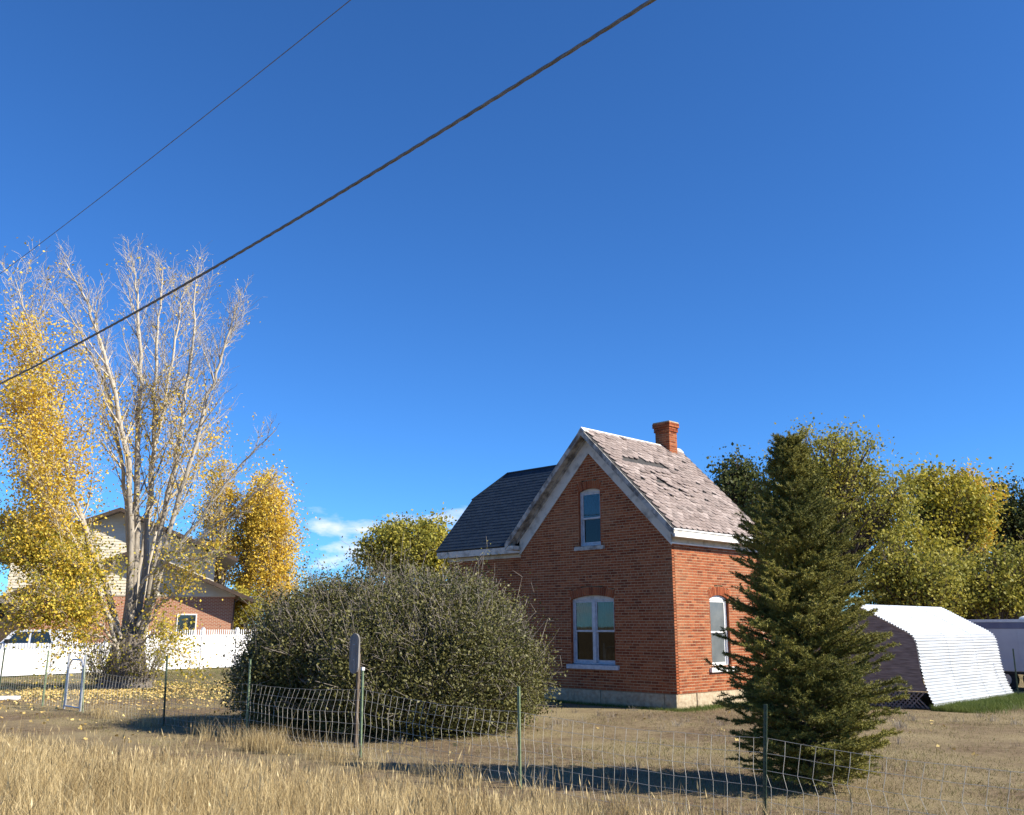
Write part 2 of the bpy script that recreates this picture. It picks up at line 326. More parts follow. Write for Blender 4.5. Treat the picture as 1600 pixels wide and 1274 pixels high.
def brick_wall(name, origin, rz, width, z0, ztop, openings=(), gable=None, depth=.05, ustart=0., pick=True):
    """wall in its own frame: u along x, outside face y=0, inwards +y"""
    wall = MB(); bricks = MB(); std = []
    rows = int((ztop(None)-z0)/CH + .5)
    for r in range(rows):
        z = z0 + r*CH; zm = z + CH/2
        lo, hi = ustart, width
        if gable:
            g = gable(zm)
            if g is None: continue
            lo, hi = max(lo, g[0]), min(hi, g[1])
        if hi-lo < .1: continue
        ivs = [(lo, hi)]
        for op in openings:
            h = half_at(op, zm)
            if h > 0:
                c = (op['u0']+op['u1'])/2; nv = []
                for a, b_ in ivs:
                    if c-h > a: nv.append((a, min(b_, c-h)))
                    if c+h < b_: nv.append((max(a, c+h), b_))
                ivs = nv
        hdr = (r % 6 == 5); L = .097 if hdr else BL; step = L + JT
        off = (r % 2)*(step/2) + (0.03 if hdr else 0)
        for a, b_ in ivs:
            wall.add([(a, .0045, z), (b_, .0045, z), (b_, .0045, z+CH), (a, .0045, z+CH)], [(0, 1, 2, 3)])
            k = math.floor((a-off)/step)
            while True:
                x0 = off + k*step; x1 = x0 + L; k += 1
                if x0 >= b_: break
                xa, xb = max(x0, a), min(x1, b_)
                if xb-xa < .02: continue
                jz = random.uniform(-.0015, .0015); jy = random.uniform(-.0015, .0015)
                if pick and not hdr and xb-xa > BL-1e-4: std.append((xa, jy, z+.008+jz))
                else: bricks.box(xa, xb, jy, depth if xa < ustart+.001 or xb > width-.12 else .05, z+.008+jz, z+.008+BH+jz, skip=('k',))
    w = wall.obj(name, M['mortar'], house); w.location = (*origin, 0); w.rotation_euler = (0, 0, rz)
    mw = Matrix.Translation(HC) @ Matrix.Rotation(R(-45), 4, 'Z') @ Matrix.Translation((*origin, 0)) @ Matrix.Rotation(rz, 4, 'Z')
    n = (mw.to_3x3() @ Vector((0, -1, 0)))
    for sx, sy, sz in std:
        p = mw @ Vector((sx, sy, sz)); v = Vector((0, 0, EYE)) - p
        area = n.dot(v)/v.length**3
        all_std.append((area, w, bricks, sx, sy, sz))
    return w, bricks, mw
pitch = 1.0
op_low = dict(u0=GW-3.325, u1=GW-1.86, z0=1.0, z1=2.65, rise=.10)
op_up = dict(u0=GW-3.0, u1=GW-2.25, z0=4.05, z1=5.50, rise=.075)
op_side = dict(u0=1.56, u1=2.43, z0=.96, z1=2.64, rise=.10)
op_wing = dict(u0=1.6, u1=2.6, z0=.9, z1=2.6, rise=.10)
def gable_front(z):
    if z < ZE: return (0, GW)
    h = (z-ZE)/pitch; return (h, GW-h)
W1 = brick_wall('front_wall', (-GW, 0), 0, GW, Z0, lambda q: APEX, [op_low, op_up], gable_front, depth=.1)
W2 = brick_wall('side_wall', (0, 0), math.pi/2, RL, Z0, lambda q: ZE+.05, [op_side], None, ustart=.1115)
W3 = brick_wall('wing_wall', (WX0, WY0), 0, -GW-WX0, Z0, lambda q: ZE+.05, [op_wing], None, depth=.1, pick=False)
WG = WY1-WY0
def gable_wing(z):
    if z < ZE: return (0, WG)
    h = (z-ZE)/1.15; return (h, WG-h) if z < 5.6 else None
W4 = brick_wall('wing_end_wall', (WX0, WY1), -math.pi/2, WG, Z0, lambda q: 5.6, [], gable_wing, ustart=0, pick=False)
all_std.sort(key=lambda t: -t[0])
for i, (a, w, bk, sx_, sy_, sz_) in enumerate(all_std):
    if i < 300:
        o = bpy.data.objects.new('brick', bme); o.location = (sx_, sy_, sz_); link(o, w)
    else: bk.box(sx_, sx_+BL, sy_, .05, sz_, sz_+BH, skip=('k',))
for w, bk, _ in (W1, W2, W3, W4):
    o = bk.obj('bricks', M['brick'], w); o['kind'] = 'stuff'
def arch(w, op, rng_bricks=True):
    wd = op['u1']-op['u0']; r = op['rise']; Rr = (wd*wd/4+r*r)/(2*r); zc = op['z1']+r-Rr; c = (op['u0']+op['u1'])/2
    th = math.asin(wd/2/Rr); n = max(8, int(2*th*(Rr+.11)/.072))
    nb_ = 16; aa = np.linspace(-th*1.02, th*1.02, nb_+1)
    V = [(c + rr*math.sin(t), .0035, zc + rr*math.cos(t)) for rr in (Rr+.001, Rr+.222) for t in aa]
    mesh_obj('arch_mortar', V, [(i, i+1, nb_+2+i, nb_+1+i) for i in range(nb_)], M['mortar'], w)
    for i in range(n):
        t0 = -th + 2*th*i/n + .006/Rr; t1 = -th + 2*th*(i+1)/n - .006/Rr
        V = []
        for y in (-.004, .05):
            for rr, t in ((Rr, t0), (Rr, t1), (Rr+.215, t1), (Rr+.215, t0)):
                V.append((c + rr*math.sin(t), y, zc + rr*math.cos(t)))
        mesh_obj('arch_brick', V, [(0, 1, 2, 3), (0, 4, 5, 1), (1, 5, 6, 2), (2, 6, 7, 3), (3, 7, 4, 0)], M['brick'], w)
arch(W1[0], op_low); arch(W1[0], op_up); arch(W2[0], op_side); arch(W3[0], op_wing)
# plain rear and inner walls (not seen from the street)
MB().box(-GW+.01, -.01, RL-.1, RL-.01, .2, ZE+.6).obj('rear_wall', M['far_brick'], house)
MB().prism([(-GW, 3.9), (0, 3.9), (-GW/2, APEX)], RL-.09, RL-.02, 'y').obj('rear_gable', M['far_brick'], house)
MB().box(-GW-.02, -GW+.06, .06, WY0, .1, ZE).obj('return_wall', M['far_brick'], house)
MB().box(WX0+.06, -GW, WY1-.1, WY1-.012, .2, ZE).obj('wing_rear_wall', M['far_brick'], house)
# stone foundation, block by block
def stones(parent, x0, x1, y, rz, origin, step):
    x = x0
    while x < x1-.05:
        L = min(step*random.uniform(.75, 1.25), x1-x)
        if x1-(x+L) < .25: L = x1-x
        pr = random.uniform(.015, .04); o = MB()
        nxs, nzs = 5, 3; V = []; F = []
        for j in range(nzs+1):
            for i in range(nxs+1):
                edge = i in (0, nxs) or j in (0, nzs)
                V.append((x + .006 + (L-.012)*i/nxs, -pr + (0.02 if edge else random.uniform(-.012, .012)), -.1 + (Z0+.09)*j/nzs))
        for j in range(nzs):
            for i in range(nxs): a = j*(nxs+1)+i; F.append((a, a+1, a+nxs+2, a+nxs+1))
        nb = len(V); V += [(V[k][0], .1, V[k][2]) for k in (0, nxs, nzs*(nxs+1), nzs*(nxs+1)+nxs)]
        tl = nzs*(nxs+1); tr = tl+nxs
        F += [tuple(range(tl, tr+1)) + (nb+3, nb+2), (0, nb, nb+2, tl)[::-1] + (), (nxs, nb+1, nb+3, tr)]
        ob = mesh_obj('foundation_stone', V, F, M['stone'], parent); x += L
f1 = MB().box(-GW+.05, -.05, .03, .2, -.1, Z0).obj('foundation', M['stone'], house)
f1o = bpy.data.objects.new('foundation_stones', None)
def foundation(origin, rz, length, step):
    o = MB().box(0, length, .04, .12, -.1, Z0-.004).obj('foundation', M['mortar'], house); o.location = (*origin, 0); o.rotation_euler = (0, 0, rz)
    stones(o, 0, length, 0, rz, origin, step); return o
bpy.data.objects.remove(f1)
foundation((-GW, 0), 0, GW, 1.0); foundation((0, 0), math.pi/2, RL, .7); foundation((WX0, WY0), 0, -GW-WX0, 1.0)

# windows -------------------------------------------------
M['glass_dark'] = glass_mat('screened_window_glass', (.22, .22, .2))
def window(op, origin, rz, lights, sill_mat, blinds, frame_mat, name='window', screen=False):
    wd = op['u1']-op['u0']; h = op['z1']-op['z0']; r = op['rise']
    fr = MB(); y0, y1 = .075, .16
    fr.box(0, .045, y0, y1, 0, h); fr.box(wd-.045, wd, y0, y1, 0, h); fr.box(.045, wd-.045, y0, y1, h-.035, h); fr.box(.045, wd-.045, y0, y1, 0, .03)
    n = lights; mull = .095 if n == 2 else 0
    lw = (wd-.09-mull)/n
    if n == 2: fr.box(.045+lw, .045+lw+mull, y0-.01, y1, .03, h-.035)
    f = fr.obj(name, frame_mat, house); f.location = (*origin, 0); f.rotation_euler = (0, 0, rz)
    f.location = Vector((*origin, 0)) + Matrix.Rotation(rz, 3, 'Z') @ Vector((op['u0'], 0, op['z0']))
    # arched head board
    Rr = (wd*wd/4+r*r)/(2*r); zc = h+r-Rr; poly = [(0, h)] + [(wd/2+Rr*math.sin(t), zc+Rr*math.cos(t)) for t in np.linspace(-math.asin(wd/2/Rr), math.asin(wd/2/Rr), 15)] + [(wd, h)]
    MB().prism(poly[1:-1], y0-.012, y1, 'y').obj('head_board', M['paint'] if frame_mat is not M['paint_clean'] else M['paint_clean'], f)
    # brick reveals
    MB().box(-.02, -.001, .001, .2, 0, h).box(wd+.001, wd+.02, .001, .2, 0, h).obj('reveal', M['brick'], f)
    for i in range(n):
        xa = .045 + i*(lw+mull); xb = xa+lw; zm = h*.505
        for k, (za, zb, yy) in enumerate(((zm-.02, h-.035, .095), (.03, zm+.02, .125))):
            s = MB(); sw = .042; rb = .07 if k else .045; rt = .045
            s.box(xa, xa+sw, yy, yy+.03, za, zb); s.box(xb-sw, xb, yy, yy+.03, za, zb); s.box(xa+sw, xb-sw, yy, yy+.03, za, za+rb); s.box(xa+sw, xb-sw, yy, yy+.03, zb-rt, zb)
            s.obj('upper_sash' if k == 0 else 'lower_sash', frame_mat, f)
            MB().box(xa+sw, xb-sw, yy+.012, yy+.016, za+rb, zb-rt).obj('pane', M['screen'] if screen else (M['glass_dark'] if k else M['glass']), f)
    # curtain hanging behind the glass, gently pleated, and a box coloured dark for the unlit room
    V = []; F = []; nn = 40
    for j, z in enumerate((0, h)):
        for i in range(nn+1): V.append((wd*i/nn, .26 + .02*math.sin(i*1.9+j), z))
    F = [(i, i+1, nn+2+i, nn+1+i) for i in range(nn)]
    mesh_obj('curtain', V, F, blinds, f, True)
    MB().box(-.1, wd+.1, .17, .9, -.1, h+.1, skip=('f',)).obj('room_recess', M['blind_room_dark'], f)
    # sill
    s = MB().box(-.13, wd+.13, -.07, .12, -.125, -.002)
    V = [(x, y, z + (.0 if z < -.1 else -.02*(y < 0))) for x, y, z in s.V]
    sl = mesh_obj('sill', V, s.F, sill_mat, f)
    return f
window(op_low, (-GW, 0), 0, 2, M['sash'], M['curtain'], M['sash'])
window(op_up, (-GW, 0), 0, 1, M['paint_grey'], M['blind_room_dark'], M['sash'])
window(op_side, (0, 0), math.pi/2, 1, M['paint_clean'], M['blind_room_dark'], M['paint_clean'], screen=True)
window(op_wing, (WX0, WY0), 0, 1, M['sash'], M['curtain'], M['sash'])

# roof ----------------------------------------------------
RZ, OV, RY0, RY1, TH = 7.19, .30, -.30, 4.29, .09              # ridge height, eave overhang, front and rear verge
xr = -GW/2; ze = RZ - (GW/2+OV)
deck = MB()
poly = [(xr, RZ), (0+OV, ze), (0+OV, ze-TH*1.2), (xr, RZ-TH*1.35), (-GW-OV, ze-TH*1.2), (-GW-OV, ze)]
roof = deck.prism(poly, RY0, RY1, 'y').obj('main_roof', M['felt'], house)
# shingles on the street-side slope, T-lock courses; each one a tilted piece with a lifted lower edge
sl = (GW/2+OV)*math.sqrt(2); exposure = .135; sw = .235
su = Vector((math.sqrt(.5), 0, -math.sqrt(.5))); sn = Vector((math.sqrt(.5), 0, math.sqrt(.5)))
def shingle_mesh(w, l, lift, thick):
    x0, x1 = -w/2, w/2; c = w*.24
    top = [(x0+c*.5, 0), (x1-c*.5, 0), (x1, l*.45), (x1-c, l), (x0+c, l), (x0, l*.45)]     # (along y, down slope)
    V = []
    for a, d in top: V.append((d, a, thick + lift*d/l))
    for a, d in top: V.append((d, a, 0))
    n = 6
    return V, [tuple(range(n))[::-1]] + [(i, (i+1) % n, n+(i+1) % n, n+i) for i in range(n)]
sV, sF = shingle_mesh(sw*1.12, exposure*1.5, .012, .010)
sme = bpy.data.meshes.new('shingle'); sme.from_pydata(sV, [], sF); sme.materials.append(M['shingle'])
rotm = Matrix(((su.x, 0, sn.x), (0, 1, 0), (su.z, 0, sn.z)))   # local (down, along y, out) -> house
pool = []
for r in range(int(sl/exposure)):
    d = r*exposure; off = (r % 2)*sw/2
    ncol = int((RY1-RY0)/sw)+1
    for k in range(ncol):
        y = RY0 + sw*.5 + k*sw + off - sw*.25
        if y-sw*.5 < RY0-.04 or y+sw*.5 > RY1+.04: continue
        if 1.0 < d < 1.25 and .3 < y < 2.3: continue              # a torn strip where the felt shows
        if (d-2.15)**2/.45 + (y-1.7)**2/2.2 < 1 and random.random() < .10: continue
        if random.random() < .012: continue
        p = Vector((xr, y, RZ)) + su*d + sn*.012
        lift = 1 + max(0, random.gauss(0, .8))
        if (d-2.1)**2/.5 + (y-1.5)**2/1.3 < 1: lift += random.choice((0, 0, 1.5, 3.5))
        rz_ = random.gauss(0, .035)
        pool.append((p, lift, rz_, (Matrix.Translation(HC) @ Matrix.Rotation(R(-45), 4, 'Z') @ p - Vector((0, 0, EYE))).length))
pool.sort(key=lambda t: t[3]); rest = MB()
for i, (p, lift, rz_, _) in enumerate(pool):
    mtx = Matrix.Translation(p) @ rotm.to_4x4() @ Matrix.Rotation(rz_, 4, 'Z') @ Matrix.Rotation(-(lift-1)*.05, 4, 'Y')
    if i < 300:
        o = bpy.data.objects.new('shingle', sme); link(o, roof); o.matrix_local = mtx
    else: rest.add([mtx @ Vector(v) for v in sV], sF)
o = rest.obj('shingles', M['shingle'], roof); o['kind'] = 'stuff'
MB().prism([(xr-.10, RZ-.08), (xr, RZ+.035), (xr+.12, RZ-.085), (xr+.12, RZ-.10), (xr-.10, RZ-.10)], RY0-.02, 3.30, 'y').prism([(xr-.10, RZ-.08), (xr, RZ+.035), (xr+.12, RZ-.085), (xr+.12, RZ-.10), (xr-.10, RZ-.10)], 3.86, RY1+.02, 'y').obj('ridge_cap', M['ridge_metal'], roof)
MB().box(0, 1, 0, .02, 0, 1).obj('tmp', M['felt']); bpy.data.objects.remove(bpy.data.objects['tmp'])
# left slope of the main roof: dark shingle courses
def dark_courses(poly_pts, name, parent, m, exposure=.14, tab=.30):
    """poly given as (origin, along, down, list of (d, a0, a1)) courses of tabs"""
    mb = MB(); o_, al, dn, nr, rowsf, D = poly_pts
    r = 0; d = 0
    while d < D:
        a0, a1 = rowsf(d+exposure/2); off = (r % 2)*tab/2; k = math.floor((a0-off)/tab)
        while off+k*tab < a1:
            xa, xb = max(a0, off+k*tab+.004), min(a1, off+(k+1)*tab-.004); k += 1
            if xb-xa < .03: continue
            j = random.uniform(0, .004)
            q = [o_ + al*xa + dn*d + nr*.003, o_ + al*xb + dn*d + nr*.003, o_ + al*xb + dn*(d+exposure*1.06) + nr*(.009+j), o_ + al*xa + dn*(d+exposure*1.06) + nr*(.009+j)]
            b0 = o_ + al*xa + dn*(d+exposure*1.06); b1 = o_ + al*xb + dn*(d+exposure*1.06)
            mb.add([*q, b1, b0], [(0, 1, 2, 3)[::-1], (3, 2, 4, 5)[::-1]])
        d += exposure; r += 1
    o = mb.obj(name, m, parent); o['kind'] = 'stuff'; return o
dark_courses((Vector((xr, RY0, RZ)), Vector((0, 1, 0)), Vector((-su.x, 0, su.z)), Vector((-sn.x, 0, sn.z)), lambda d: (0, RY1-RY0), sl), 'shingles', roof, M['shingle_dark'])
# wing roof with clipped gable (jerkinhead) end
TW = 1.15; wr_y = (WY0+WY1)/2; wex = WX0-.30; wz = 6.9; wze = wz - (wr_y-(WY0-.30))*TW; xh = wex+.91
wy0, wy1 = WY0-.30, WY1+.30; hz = wze + (1.8-wy0)*TW; hy0 = 1.8; hy1 = 2*wr_y-1.8
V = [(wex, wy0, wze), (wex, hy0, hz), (xh, wr_y, wz), (-2.85, wr_y, wz), (-4.2, wy0, wze), (wex, wy1, wze), (wex, hy1, hz), (-4.2, wy1, wze)]
V += [(x, y, z-.1) for x, y, z in V]
F = [(0, 4, 3, 2, 1), (5, 6, 2, 3, 7), (1, 2, 6), (8, 9, 10, 11, 12)[::-1], (13, 15, 11, 10, 14), (9, 14, 10), (0, 1, 9, 8), (0, 8, 12, 4), (5, 7, 15, 13), (1, 6, 14, 9), (5, 13, 14, 6), (4, 12, 11, 3), (3, 11, 15, 7)]
wroof = mesh_obj('wing_roof', V, F, M['felt'], house)
dnv = Vector((0, -1, -TW)).normalized(); nrv = Vector((0, -TW, 1)).normalized(); WD = (wr_y-wy0)*math.sqrt(1+TW*TW); HD = (wr_y-hy0)*math.sqrt(1+TW*TW)
def wrow(d):
    left = wex + (xh-wex)*max(0, 1-d/HD)
    zz = wz + dnv.z*d                                          # right end runs to the main roof's left slope (x = xr-(RZ-z))
    return (left-xr, min(-.02, -(RZ-zz)+.05))
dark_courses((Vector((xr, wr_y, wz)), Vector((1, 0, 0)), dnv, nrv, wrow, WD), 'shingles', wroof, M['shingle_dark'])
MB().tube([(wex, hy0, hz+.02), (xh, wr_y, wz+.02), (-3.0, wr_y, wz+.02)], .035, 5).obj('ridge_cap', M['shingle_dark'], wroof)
MB().box(wex-.012, wex+.02, wy0, hy0, 0, 0).obj('tmp', M['felt']); bpy.data.objects.remove(bpy.data.objects['tmp'])
# verge boards of the front gable (barge board + wide frieze on the wall + soffit)
def rake(side):
    s = 1 if side == 'r' else -1
    def P(t, drop, y): return (xr + s*t, y, RZ - t - drop)     # t runs out from the ridge
    T = GW/2+OV
    mb = MB()
    def board(d0, d1, ya, yb, t1, m, name):
        V = [P(0, d0, ya), P(t1, d0, ya), P(t1, d1, ya), P(0, d1, ya), P(0, d0, yb), P(t1, d0, yb), P(t1, d1, yb), P(0, d1, yb)]
        F = [(0, 1, 2, 3), (4, 7, 6, 5), (0, 4, 5, 1), (1, 5, 6, 2), (2, 6, 7, 3), (3, 7, 4, 0)]
        mesh_obj(name, V, F, m, house)
    board(.015, .20, RY0-.035, RY0-.003, T+.02, M['paint_grey'], 'barge_board')
    board(.125, .155, RY0-.003, -.035, T-.02, M['paint_grey'], 'soffit')
    board(.16, .66, -.034, -.006, GW/2+.02, M['paint'], 'gable_frieze')
    board(.16, .24, -.075, -.035, GW/2+.10, M['paint_grey'], 'gable_moulding')
rake('r'); rake('l')
# cornice along the right eave: drip edge, fascia, crown, frieze, lower bead
MB().box(OV-.02, OV+.035, RY0-.03, RY1, ze-.045, ze-.012).obj('drip_edge', M['paint_clean'], house)
MB().box(OV-.03, OV+.012, RY0-.02, RY1, ze-.20, ze-.046).obj('fascia', M['paint'], house)
MB().prism([(.02, ze-.19), (OV-.032, ze-.19), (OV-.032, ze-.16), (.02, ze-.16)], -.0, RY1, 'y').obj('soffit', M['paint'], house)
MB().prism([(OV+.013, ze-.135), (OV+.05, ze-.135), (OV+.05, ze-.21), (OV+.013, ze-.225)], RY0-.02, RY1, 'y').obj('gutter', M['paint_clean'], house)
MB().box(.006, .035, -.03, RL, ZE-.0, ze-.191).obj('eave_frieze', M['paint'], house)
MB().box(.006, .05, -.036, RL, ZE-.03, ZE-.001).obj('frieze_bead', M['paint_clean'], house)
# cornice return + wing eave
MB().box(-GW-OV, -GW-.01, RY0-.01, WY0-.3, ze-.22, ze-.11).obj('cornice_return', M['paint'], house)
MB().box(WX0-.25, -GW-.02, WY0-.32, WY0-.28, wze-.26, wze-.075).obj('wing_fascia', M['paint'], house)
MB().box(WX0-.22, -GW-.02, WY0-.28, WY0-.03, wze-.25, wze-.22).obj('wing_soffit', M['paint'], house)
MB().box(WX0-.05, -GW-.02, WY0-.05, WY0-.006, ZE-.05, wze-.26).obj('wing_frieze', M['paint'], house)
# chimney
ch = MB().box(xr-.25, xr+.25, 3.40, 3.78, 6.5, 7.62).obj('chimney', M['mortar'], house)
zz = 6.72; r = 0
while zz < 7.84:
    ex = .0 if zz < 7.56 else (.03 if zz < 7.70 else .06)
    x0, x1, y0, y1 = xr-.256-ex, xr+.256+ex, 3.394-ex, 3.786+ex
    for (ax_, a0, a1, fixed, sgn) in (('x', x0, x1, y0, -1), ('y', y0, y1, x1, 1), ('y', y0, y1, x0, -1), ('x', x0, x1, y1, 1)):
        n = 2 if ax_ == 'y' else 2; L = (a1-a0); cuts = [0, .5, 1] if r % 2 else [0, .25, .75, 1]
        for c0, c1 in zip(cuts, cuts[1:]):
            b = MB(); p, q = a0+L*c0+.005, a0+L*c1-.005; lo_, hi_ = (fixed, fixed+.1) if sgn < 0 else (fixed-.1, fixed)
            if ax_ == 'x': b.box(p, q, lo_, hi_, zz+.005, zz+.063)
            else: b.box(lo_+.001, hi_-.001 if sgn < 0 else hi_-.0005, p+.002, q-.002, zz+.0055, zz+.0625)
            if zz < 7.05 and ax_ == 'x' and sgn < 0 and False: continue
            b.obj('brick', M['brick'], ch)
    zz += CH; r += 1
MB().box(xr-.30, xr+.30, 3.35, 3.83, zz-.004, zz+.035).obj('chimney_cap', M['stone'], ch)
MB().box(xr-.27, xr+.27, 3.36, 3.39, 6.80, 6.98).obj('flashing', M['felt'], ch)
# low rear extension behind the right wall
MB().box(-4.6, -.12, RL-.01, 7.4, -.1, 3.1).obj('rear_extension', M['far_brick'], house)
V = [(-4.9, RL-.02, 4.0), (.22, RL+.26, 3.78), (.22, 7.6, 3.1), (-4.9, 7.6, 3.1)]
MB().prism([(RL+.0, 3.95), (7.7, 3.15), (7.7, 3.05), (RL+.0, 3.85)], -4.9, .18, 'x').obj('extension_roof', M['shingle'], house)
MB().prism([(RL+.02, 3.84), (7.7, 3.04), (7.7, 2.90), (RL+.02, 3.70)], .10, .20, 'x').obj('extension_fascia', M['paint_clean'], house)

# ------------------------------------------------------------ corrugated shed
SC = Vector((10.1, 23.5, 0)); shed = thing('metal_shed', 'small shed clad in shiny white corrugated metal with plywood end', 'shed', SC, R(-45))
LEN = 5.6
prof = [(.05, 0), (-.02, .12), (-.12, .34), (-.20, .62), (-.25, .95), (-.27, 1.3), (-.30, 1.58), (-.37, 1.73), (-.50, 1.83), (-1.75, 2.50)]
def dense(pr, n):
    P = np.array(pr); s = np.concatenate([[0], np.cumsum(np.linalg.norm(np.diff(P, axis=0), axis=1))]); t = np.linspace(0, s[-1], n)
    return np.stack([np.interp(t, s, P[:, 0]), np.interp(t, s, P[:, 1])], 1), s[-1], t
def corr(pr, name, mirror=False):
    D, S, t = dense(pr, int(3.9/.068*6)); tg = np.gradient(D, axis=0); tg /= np.linalg.norm(tg, axis=1)[:, None]
    nrm = np.stack([tg[:, 1], -tg[:, 0]], 1); D = D + nrm*(np.sin(t/.075*2*np.pi)*.016)[:, None]
    if mirror: D[:, 0] = -3.5 - D[:, 0]
    ys = np.linspace(0, LEN, 9); V = []; F = []
    sag = .012
    for j, y in enumerate(ys):
        for i, (a, z) in enumerate(D): V.append((a + sag*math.sin(y*1.4+z*2), y, max(z, .0)))
    n = len(D)
    for j in range(len(ys)-1):
        for i in range(n-1):
            f = (j*n+i, j*n+i+1, (j+1)*n+i+1, (j+1)*n+i); F.append(f)
    return mesh_obj(name, V, F, M['galv'], shed, True)
corr(prof, 'corrugated_side'); corr(prof, 'corrugated_side', True)
for yl in (1.87, 3.73): MB().tube([(p[0]+.014, yl + (.02 if i % 2 else -.01), p[1]+.006) for i, p in enumerate(prof)], .005, 4).obj('lap_seam', M['tube'], shed)
ins = [(p[0]-.035, max(p[1]-.03, .0)) for p in prof]; ins = [(a, z) for a, z in ins if z > .30]
left = [(-3.5-a, z) for a, z in ins[::-1]]
pz = [(ins[0][0], .42)] + ins[1:] + left[1:-1] + [(left[-1][0], .42)]
MB().prism(pz, .03, .06, 'y').obj('plywood_end', M['ply'], shed)
MB().prism(pz, LEN-.06, LEN-.03, 'y').obj('plywood_end', M['ply'], shed)
for k in range(-4, 40):                                         # lattice skirt under the plywood
    x0 = -3.25 + k*.11
    for sgn in (1, -1):
        pts = []
        a, b_ = (x0, .02), (x0+sgn*.38, .40)
        if not (-3.35 < min(a[0], b_[0]) and max(a[0], b_[0]) < -.12): continue
        yv = .03 if sgn > 0 else .042
        d = Vector((b_[0]-a[0], 0, b_[1]-a[1])).normalized(); w = Vector((-d.z, 0, d.x))*.016
        A = Vector((a[0], yv, a[1])); B = Vector((b_[0], yv, b_[1])); t = Vector((0, .01, 0))
        V = [A-w, A+w, B+w, B-w]; V += [v+t for v in V]
        mesh_obj('lattice_slat', V, [(0, 1, 2, 3), (7, 6, 5, 4), (0, 4, 5, 1), (1, 5, 6, 2), (2, 6, 7, 3), (3, 7, 4, 0)], M['ply'], shed)
MB().box(-3.3, -.2, .3, LEN-.2, -.02, .05).obj('floor_skid', M['oldwood'], shed)
MB().tube([(p[0]-.02, .015, p[1]-.02) for p in prof[4:]], .014, 5).obj('edge_trim', M['siding'], shed)

# ------------------------------------------------------------ cargo trailer behind the shed
tr = thing('cargo_trailer', 'grey enclosed cargo trailer parked behind the corrugated shed', 'trailer', (14.5, 31.5, 0), R(-45))
MB().box(0, 5.2, 0, 2.1, .58, 2.08).obj('box_body', M['trailer'], tr)
MB().box(-.02, 5.22, -.02, 2.12, 2.084, 2.17).obj('roof_rail', M['paint_clean'], tr)
MB().box(-.006, 5.206, -.012, -.004, 1.88, 2.07).obj('upper_band', mat('slate_band', (.16, .17, .24), (.2, .21, .28), scale=3, rough=.5), tr)
MB().box(0, 5.2, -.01, 2.11, .50, .578).obj('chassis_rail', M['black_plastic'], tr)
for x in (1.3, 2.15):
    w = MB().tube([(x, .02, .34), (x, .26, .34)], .34, 20).obj('wheel', M['rubber'], tr); MB().tube([(x, .0, .34), (x, .03, .34)], .19, 14).obj('rim', M['tube'], w)
MB().prism([(.85, .60), (2.6, .60), (2.5, .84), (2.3, .90), (1.15, .90), (.95, .84)], -.03, .3, 'y').obj('fender', M['trailer'], tr)
MB().tube([(1.9, 1.0, 2.17), (1.9, 1.0, 2.24), (1.9, 1.0, 2.29)], [.30, .27, .10], 14).obj('roof_vent', M['paint_clean'], tr)
for x in (.9, 1.8, 2.7, 3.6, 4.5): MB().box(x, x+.012, -.006, .0, .6, 1.87).obj('panel_seam', M['trailer'], tr)

# ------------------------------------------------------------ wire fence along the road
F_PTS = [Vector((4.95, 6.95)), Vector((2.42, 9.72)), Vector((.095, 12.39)), Vector((-2.31, 15.12)), Vector((-4.78, 17.8)), Vector((-7.03, 19.9)), Vector((-10.15, 23.15))]
fence = thing('wire_fence', 'sagging woven wire field fence on green metal posts', 'fence', (0, 0, 0))
def tpost(parent, x, y, h, m, lean=(0, 0), tip=False, rz=R(-45)):
    s = MB(); s.box(-.019, .019, -.003, .003, -.3, h); s.box(-.003, .003, .003, .032, -.3, h)
    for k in range(int(h/.055)): s.box(-.006, .006, -.010, -.003, .1+k*.055, .125+k*.055) if .1+k*.055 < h-.03 else None
    o = s.obj('post', m, parent); o.location = (x, y, 0); o.rotation_euler = (lean[0], lean[1], rz)
    if tip: t = MB().box(-.0205, .0205, -.0115, .034, h-.045, h+.003).obj('post_tip', M['tpost_tip'], o)
    return o
posts = [(1.25, 'tpost', (0, 0), False), (1.21, 'tpost_dark', (0, R(4.5)), False), (1.21, 'tpost', (0, R(-1)), False), (1.33, 'tpost', (0, R(-.8)), True), (1.37, 'tpost', (0, R(-1.2)), False), (1.37, 'tpost_dark', (0, R(-3)), False), (1.3, 'tpost', (0, 0), False)]
for (h, mm_, ln, tp), p in zip(posts, F_PTS):
    tpost(fence, p.x, p.y, h, M[mm_], ln, tp)
def bay(a, b, za, zb, sagm, bow, hs=(0, .14, .30, .46, .62, .80, .96), parent=fence, ht=.95):
    d = (b-a); L = d.length; d.normalize(); nn = Vector((-d.y, d.x)); n = max(4, int(L/.165))
    def pt(t, f):                                              # f 0..1 up the mesh
        zt = za + (zb-za)*t - sagm*math.sin(math.pi*t)
        x = a + d*(L*t) + nn*(-.02 + bow*math.sin(math.pi*t)*math.sin(math.pi*min(1, f*1.05)))
        return Vector((x.x, x.y, .03 + (zt-.03)*f))
    for f in hs:
        pts = [pt(i/10, f/.96) + Vector((0, 0, random.uniform(-.006, .006))) for i in range(11)]
        MB().tube(pts, .0022, 4, cap=False).obj('line_wire', M['wire'], parent)
    for i in range(n):
        t = (i+.5)/n; pts = []; o = random.uniform(-.01, .01); ph = random.uniform(-.025, .025)
        for q, f in enumerate(hs):
            tt = t + (o + ph*math.sin(f*5+1) + (.028*(q % 3 == 1) - .018*(q % 3 == 0)))/L*(1 if bow > .03 else .5)
            pts.append(pt(min(max(tt, 0), 1), f/.96))
        MB().tube(pts, .0024, 4, cap=False).obj('stay_wire', M['wire'], parent)
